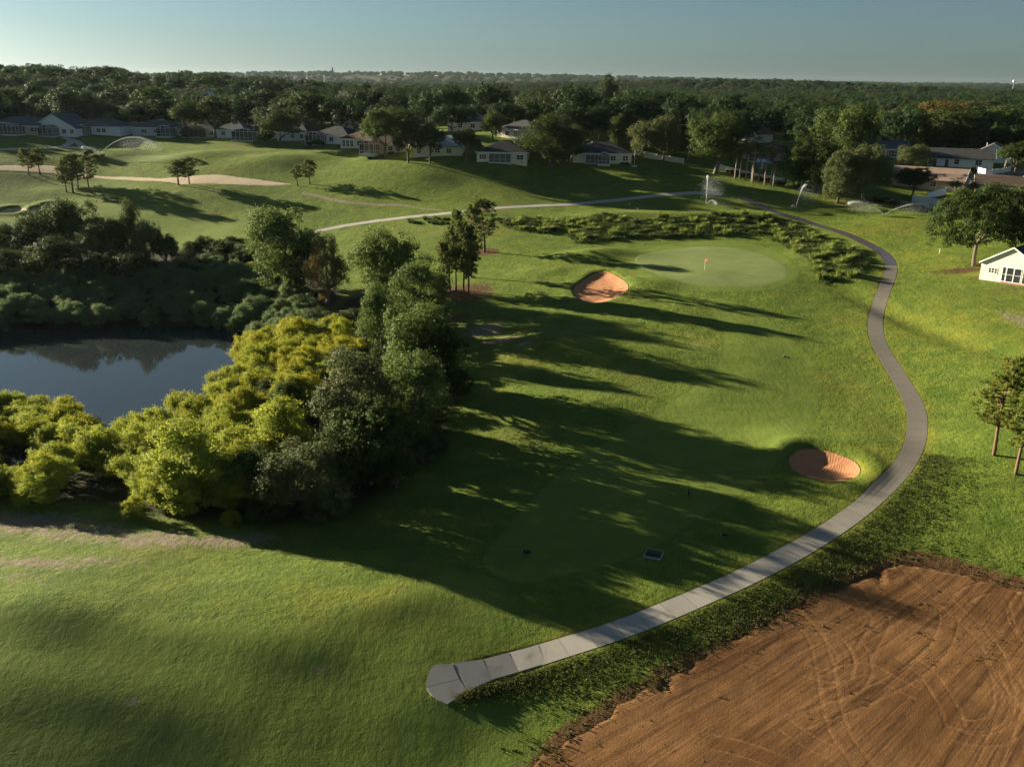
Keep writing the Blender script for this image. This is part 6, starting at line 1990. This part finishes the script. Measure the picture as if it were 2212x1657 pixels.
for px, py, hgt, lab in ((1497, 416.5, 1.5, 'dark ball washer post beside the far tee path'), (1509.5, 418, .9, 'short dark bin beside the ball washer post')):
    t_ = thing('ball_washer', lab, 'ball washer', place(px, py))
    MB().tube([(0, 0, -.2), (0, 0, hgt * .6)], .06, 8).build('post', M_BLACK, t_)
    MB().tube([(0, 0, hgt * .6), (0, 0, hgt)], [.2, .17], 10).build('drum', M_BLACK, t_)
for px, py, lab in ((424, 301, 'left pale bench under the two big oaks'), (450, 301.5, 'right pale bench under the two big oaks')):
    t_ = thing('garden_bench', lab, 'bench', place(px, py), R(-8), 'benches under the big oaks')
    m_ = plain('pale_bench_wood', (0.45, 0.36, 0.18), .7)
    for y in (-.22, 0, .22):
        MB().box(-1.1, 1.1, y - .09, y + .09, .42, .48).build('seat_slat', m_, t_)
    for x in (-.95, .95):
        MB().box(x - .05, x + .05, -.28, .28, -.2, .418).build('leg', m_, t_)
    MB().box(-1.1, 1.1, .32, .38, .48, .9).build('backrest', m_, t_)
p = place(2108, 372)
ur = thing('garden_urn', 'white garden urn at the corner of the long white house', 'urn', p)
MB().tube([(0, 0, -.2), (0, 0, .2), (0, 0, .35), (0, 0, .7), (0, 0, 1.2), (0, 0, 1.25)], [.35, .3, .15, .4, .55, .6], 12).build('bowl', M_WHITEP, ur, True)
MB().tube([(0, 0, -.25), (0, 0, .05)], .45, 12).build('plinth', M_CONC2, ur)

# ------------------------------------------------------------------ things on the skyline
M_STEEL = plain('galvanised_steel', (0.30, 0.33, 0.34), 0.5, 0.1)
def lattice(parent, h, wb, wt, n, t, name):
    mb = MB()
    lv = [(wb + (wt - wb) * k / n, h * k / n) for k in range(n + 1)]
    for k in range(n):
        (a, z0), (b, z1) = lv[k], lv[k + 1]
        c0 = [(-a, -a, z0), (a, -a, z0), (a, a, z0), (-a, a, z0)]
        c1 = [(-b, -b, z1), (b, -b, z1), (b, b, z1), (-b, b, z1)]
        for i in range(4):
            mb.bar(c0[i], c1[i], t); mb.bar(c0[i], c1[(i + 1) % 4], t * .6); mb.bar(c1[i], c1[(i + 1) % 4], t * .6)
    return mb.build(name, M_STEEL, parent)
def skyline(px, py_top, d, py_base=None):
    t = pole_top(px, py_top, d)
    g = float(base_z(np.array([t[0]]), np.array([t[1]]))[0])
    return t, g
t, g = skyline(718, 146, 2300)
o = thing('radio_mast', 'tall guyed lattice radio mast on the skyline left of centre', 'mast', (t[0], t[1], g))
lattice(o, t[2] - g, 3.2, .7, 9, .8, 'lattice')
MB().tube([(0, 0, t[2] - g - 6), (0, 0, t[2] - g - 2)], 1.5, 8).build('antenna_drum', M_STEEL, o)
def bars_(a, b): return MB().bar(a, b, .3).build('guy_wire', M_STEEL, o)
bars_((0, 0, (t[2] - g) * .5), (9, 0, 0)); bars_((0, 0, (t[2] - g) * .5), (-9, 4, 0))
for k, (px, pt, d) in enumerate(((475, 163, 1900), (520, 163, 2000), (618, 161, 2400), (663, 160, 2500), (590, 164, 2500), (700, 164, 2600))):
    t, g = skyline(px, pt, d)
    o = thing('power_pylon', '%s lattice pylon from the left on the skyline' % ('first', 'second', 'fourth', 'fifth', 'third', 'sixth')[k], 'pylon', (t[0], t[1], g), .4, 'pylons on the skyline')
    h = max(12, t[2] - g)
    lattice(o, h, 2.2, .5, 7, .55, 'lattice')
    for f, w in ((.97, 4), (.86, 5.5), (.75, 4.5)):
        MB().bar((-w, 0, h * f), (w, 0, h * f), .5).build('crossarm', M_STEEL, o)
t, g = skyline(2191, 173.5, 2600)
o = thing('water_tower', 'pale ball shaped water tower above the trees at right horizon', 'water tower', (t[0], t[1], g))
h = t[2] - g
MB().tube([(0, 0, -1), (0, 0, h - 6)], [1.0, 0.5], 12).build('stem', M_STEEL, o)
sphere_mb(3.5, h - 3.5, 16, 12).build('tank', M_WHITEP, o, True)

# pale far roofs and walls among the distant trees
M_FARW = plain('far_white_wall', (0.75, 0.75, 0.73), .9)
M_FARR = plain('far_grey_roof', (0.30, 0.30, 0.30), .9)
r_ = np.random.default_rng(123)
FARH = [(545,170),(560,176),(590,173),(600,176),(625,171.5),(648,171),(660,172),(640,172),(723,178),(783,180),(797,178),(808,178),(816,178),(822,179),(842,181),(850,179),(868,179),(1010,183),(1036,184),(1060,183),(1250,189),(1265,189),(1170,190),(1205,192),(2080,193),(2115,194),(2140,195),(1040,179),(1110,180),(960,180),(1900,225),(1930,222),(1945,228),(450,196),(330,205)]
for k, (px, py) in enumerate(FARH):
    d = 620 if py > 215 else (900 if py > 195 and px > 1500 else (520 if py > 195 else 2700))
    t = pole_top(px, py, d)
    g = float(base_z(np.array([t[0]]), np.array([t[1]]))[0])
    top = max(t[2], g + 5)
    s_ = r_.uniform(.6, 1.2) * (1.6 if d > 2000 else 0.7)
    o = thing('distant_house', 'tiny pale house among the distant trees near the horizon', 'house', (t[0], t[1], g), r_.uniform(-.5, .5), 'tiny houses near the horizon')
    wv = 7 * s_
    MB().box(-wv / 2, wv / 2, 0, 6 * s_, -1, top - g - 1.2 * s_).build('wall', M_FARW, o)
    e_ = top - g - 1.2 * s_
    MB().add([(-wv / 2 - .5, -.5, e_), (wv / 2 + .5, -.5, e_), (wv / 2 + .5, 6 * s_ + .5, e_), (-wv / 2 - .5, 6 * s_ + .5, e_), (-wv / 2 - .5, 3 * s_, e_ + 1.8 * s_), (wv / 2 + .5, 3 * s_, e_ + 1.8 * s_)],
             [(3, 2, 1, 0), (0, 1, 5, 4), (2, 3, 4, 5), (0, 4, 3), (1, 2, 5)]).build('roof', M_FARR, o)

# ------------------------------------------------------------------ haze
def haze():
    me = MB().box(-9600, 9600, -9600, 9600, -9, 118).me('haze')
    m = bpy.data.materials.new('haze')
    m.use_nodes = True
    n = m.node_tree.nodes
    n.remove(n['Principled BSDF'])
    v = n.new('ShaderNodeVolumePrincipled')
    v.inputs['Color'].default_value = (0.70, 0.88, 1.0, 1)
    v.inputs['Density'].default_value = 0.000013
    v.inputs['Anisotropy'].default_value = 0.3
    m.node_tree.links.new(v.outputs[0], n['Material Output'].inputs['Volume'])
    o = obj('haze', me, m, kind='stuff')
    tag(o, 'thin blue evening haze over the distant woods', 'haze')
haze()
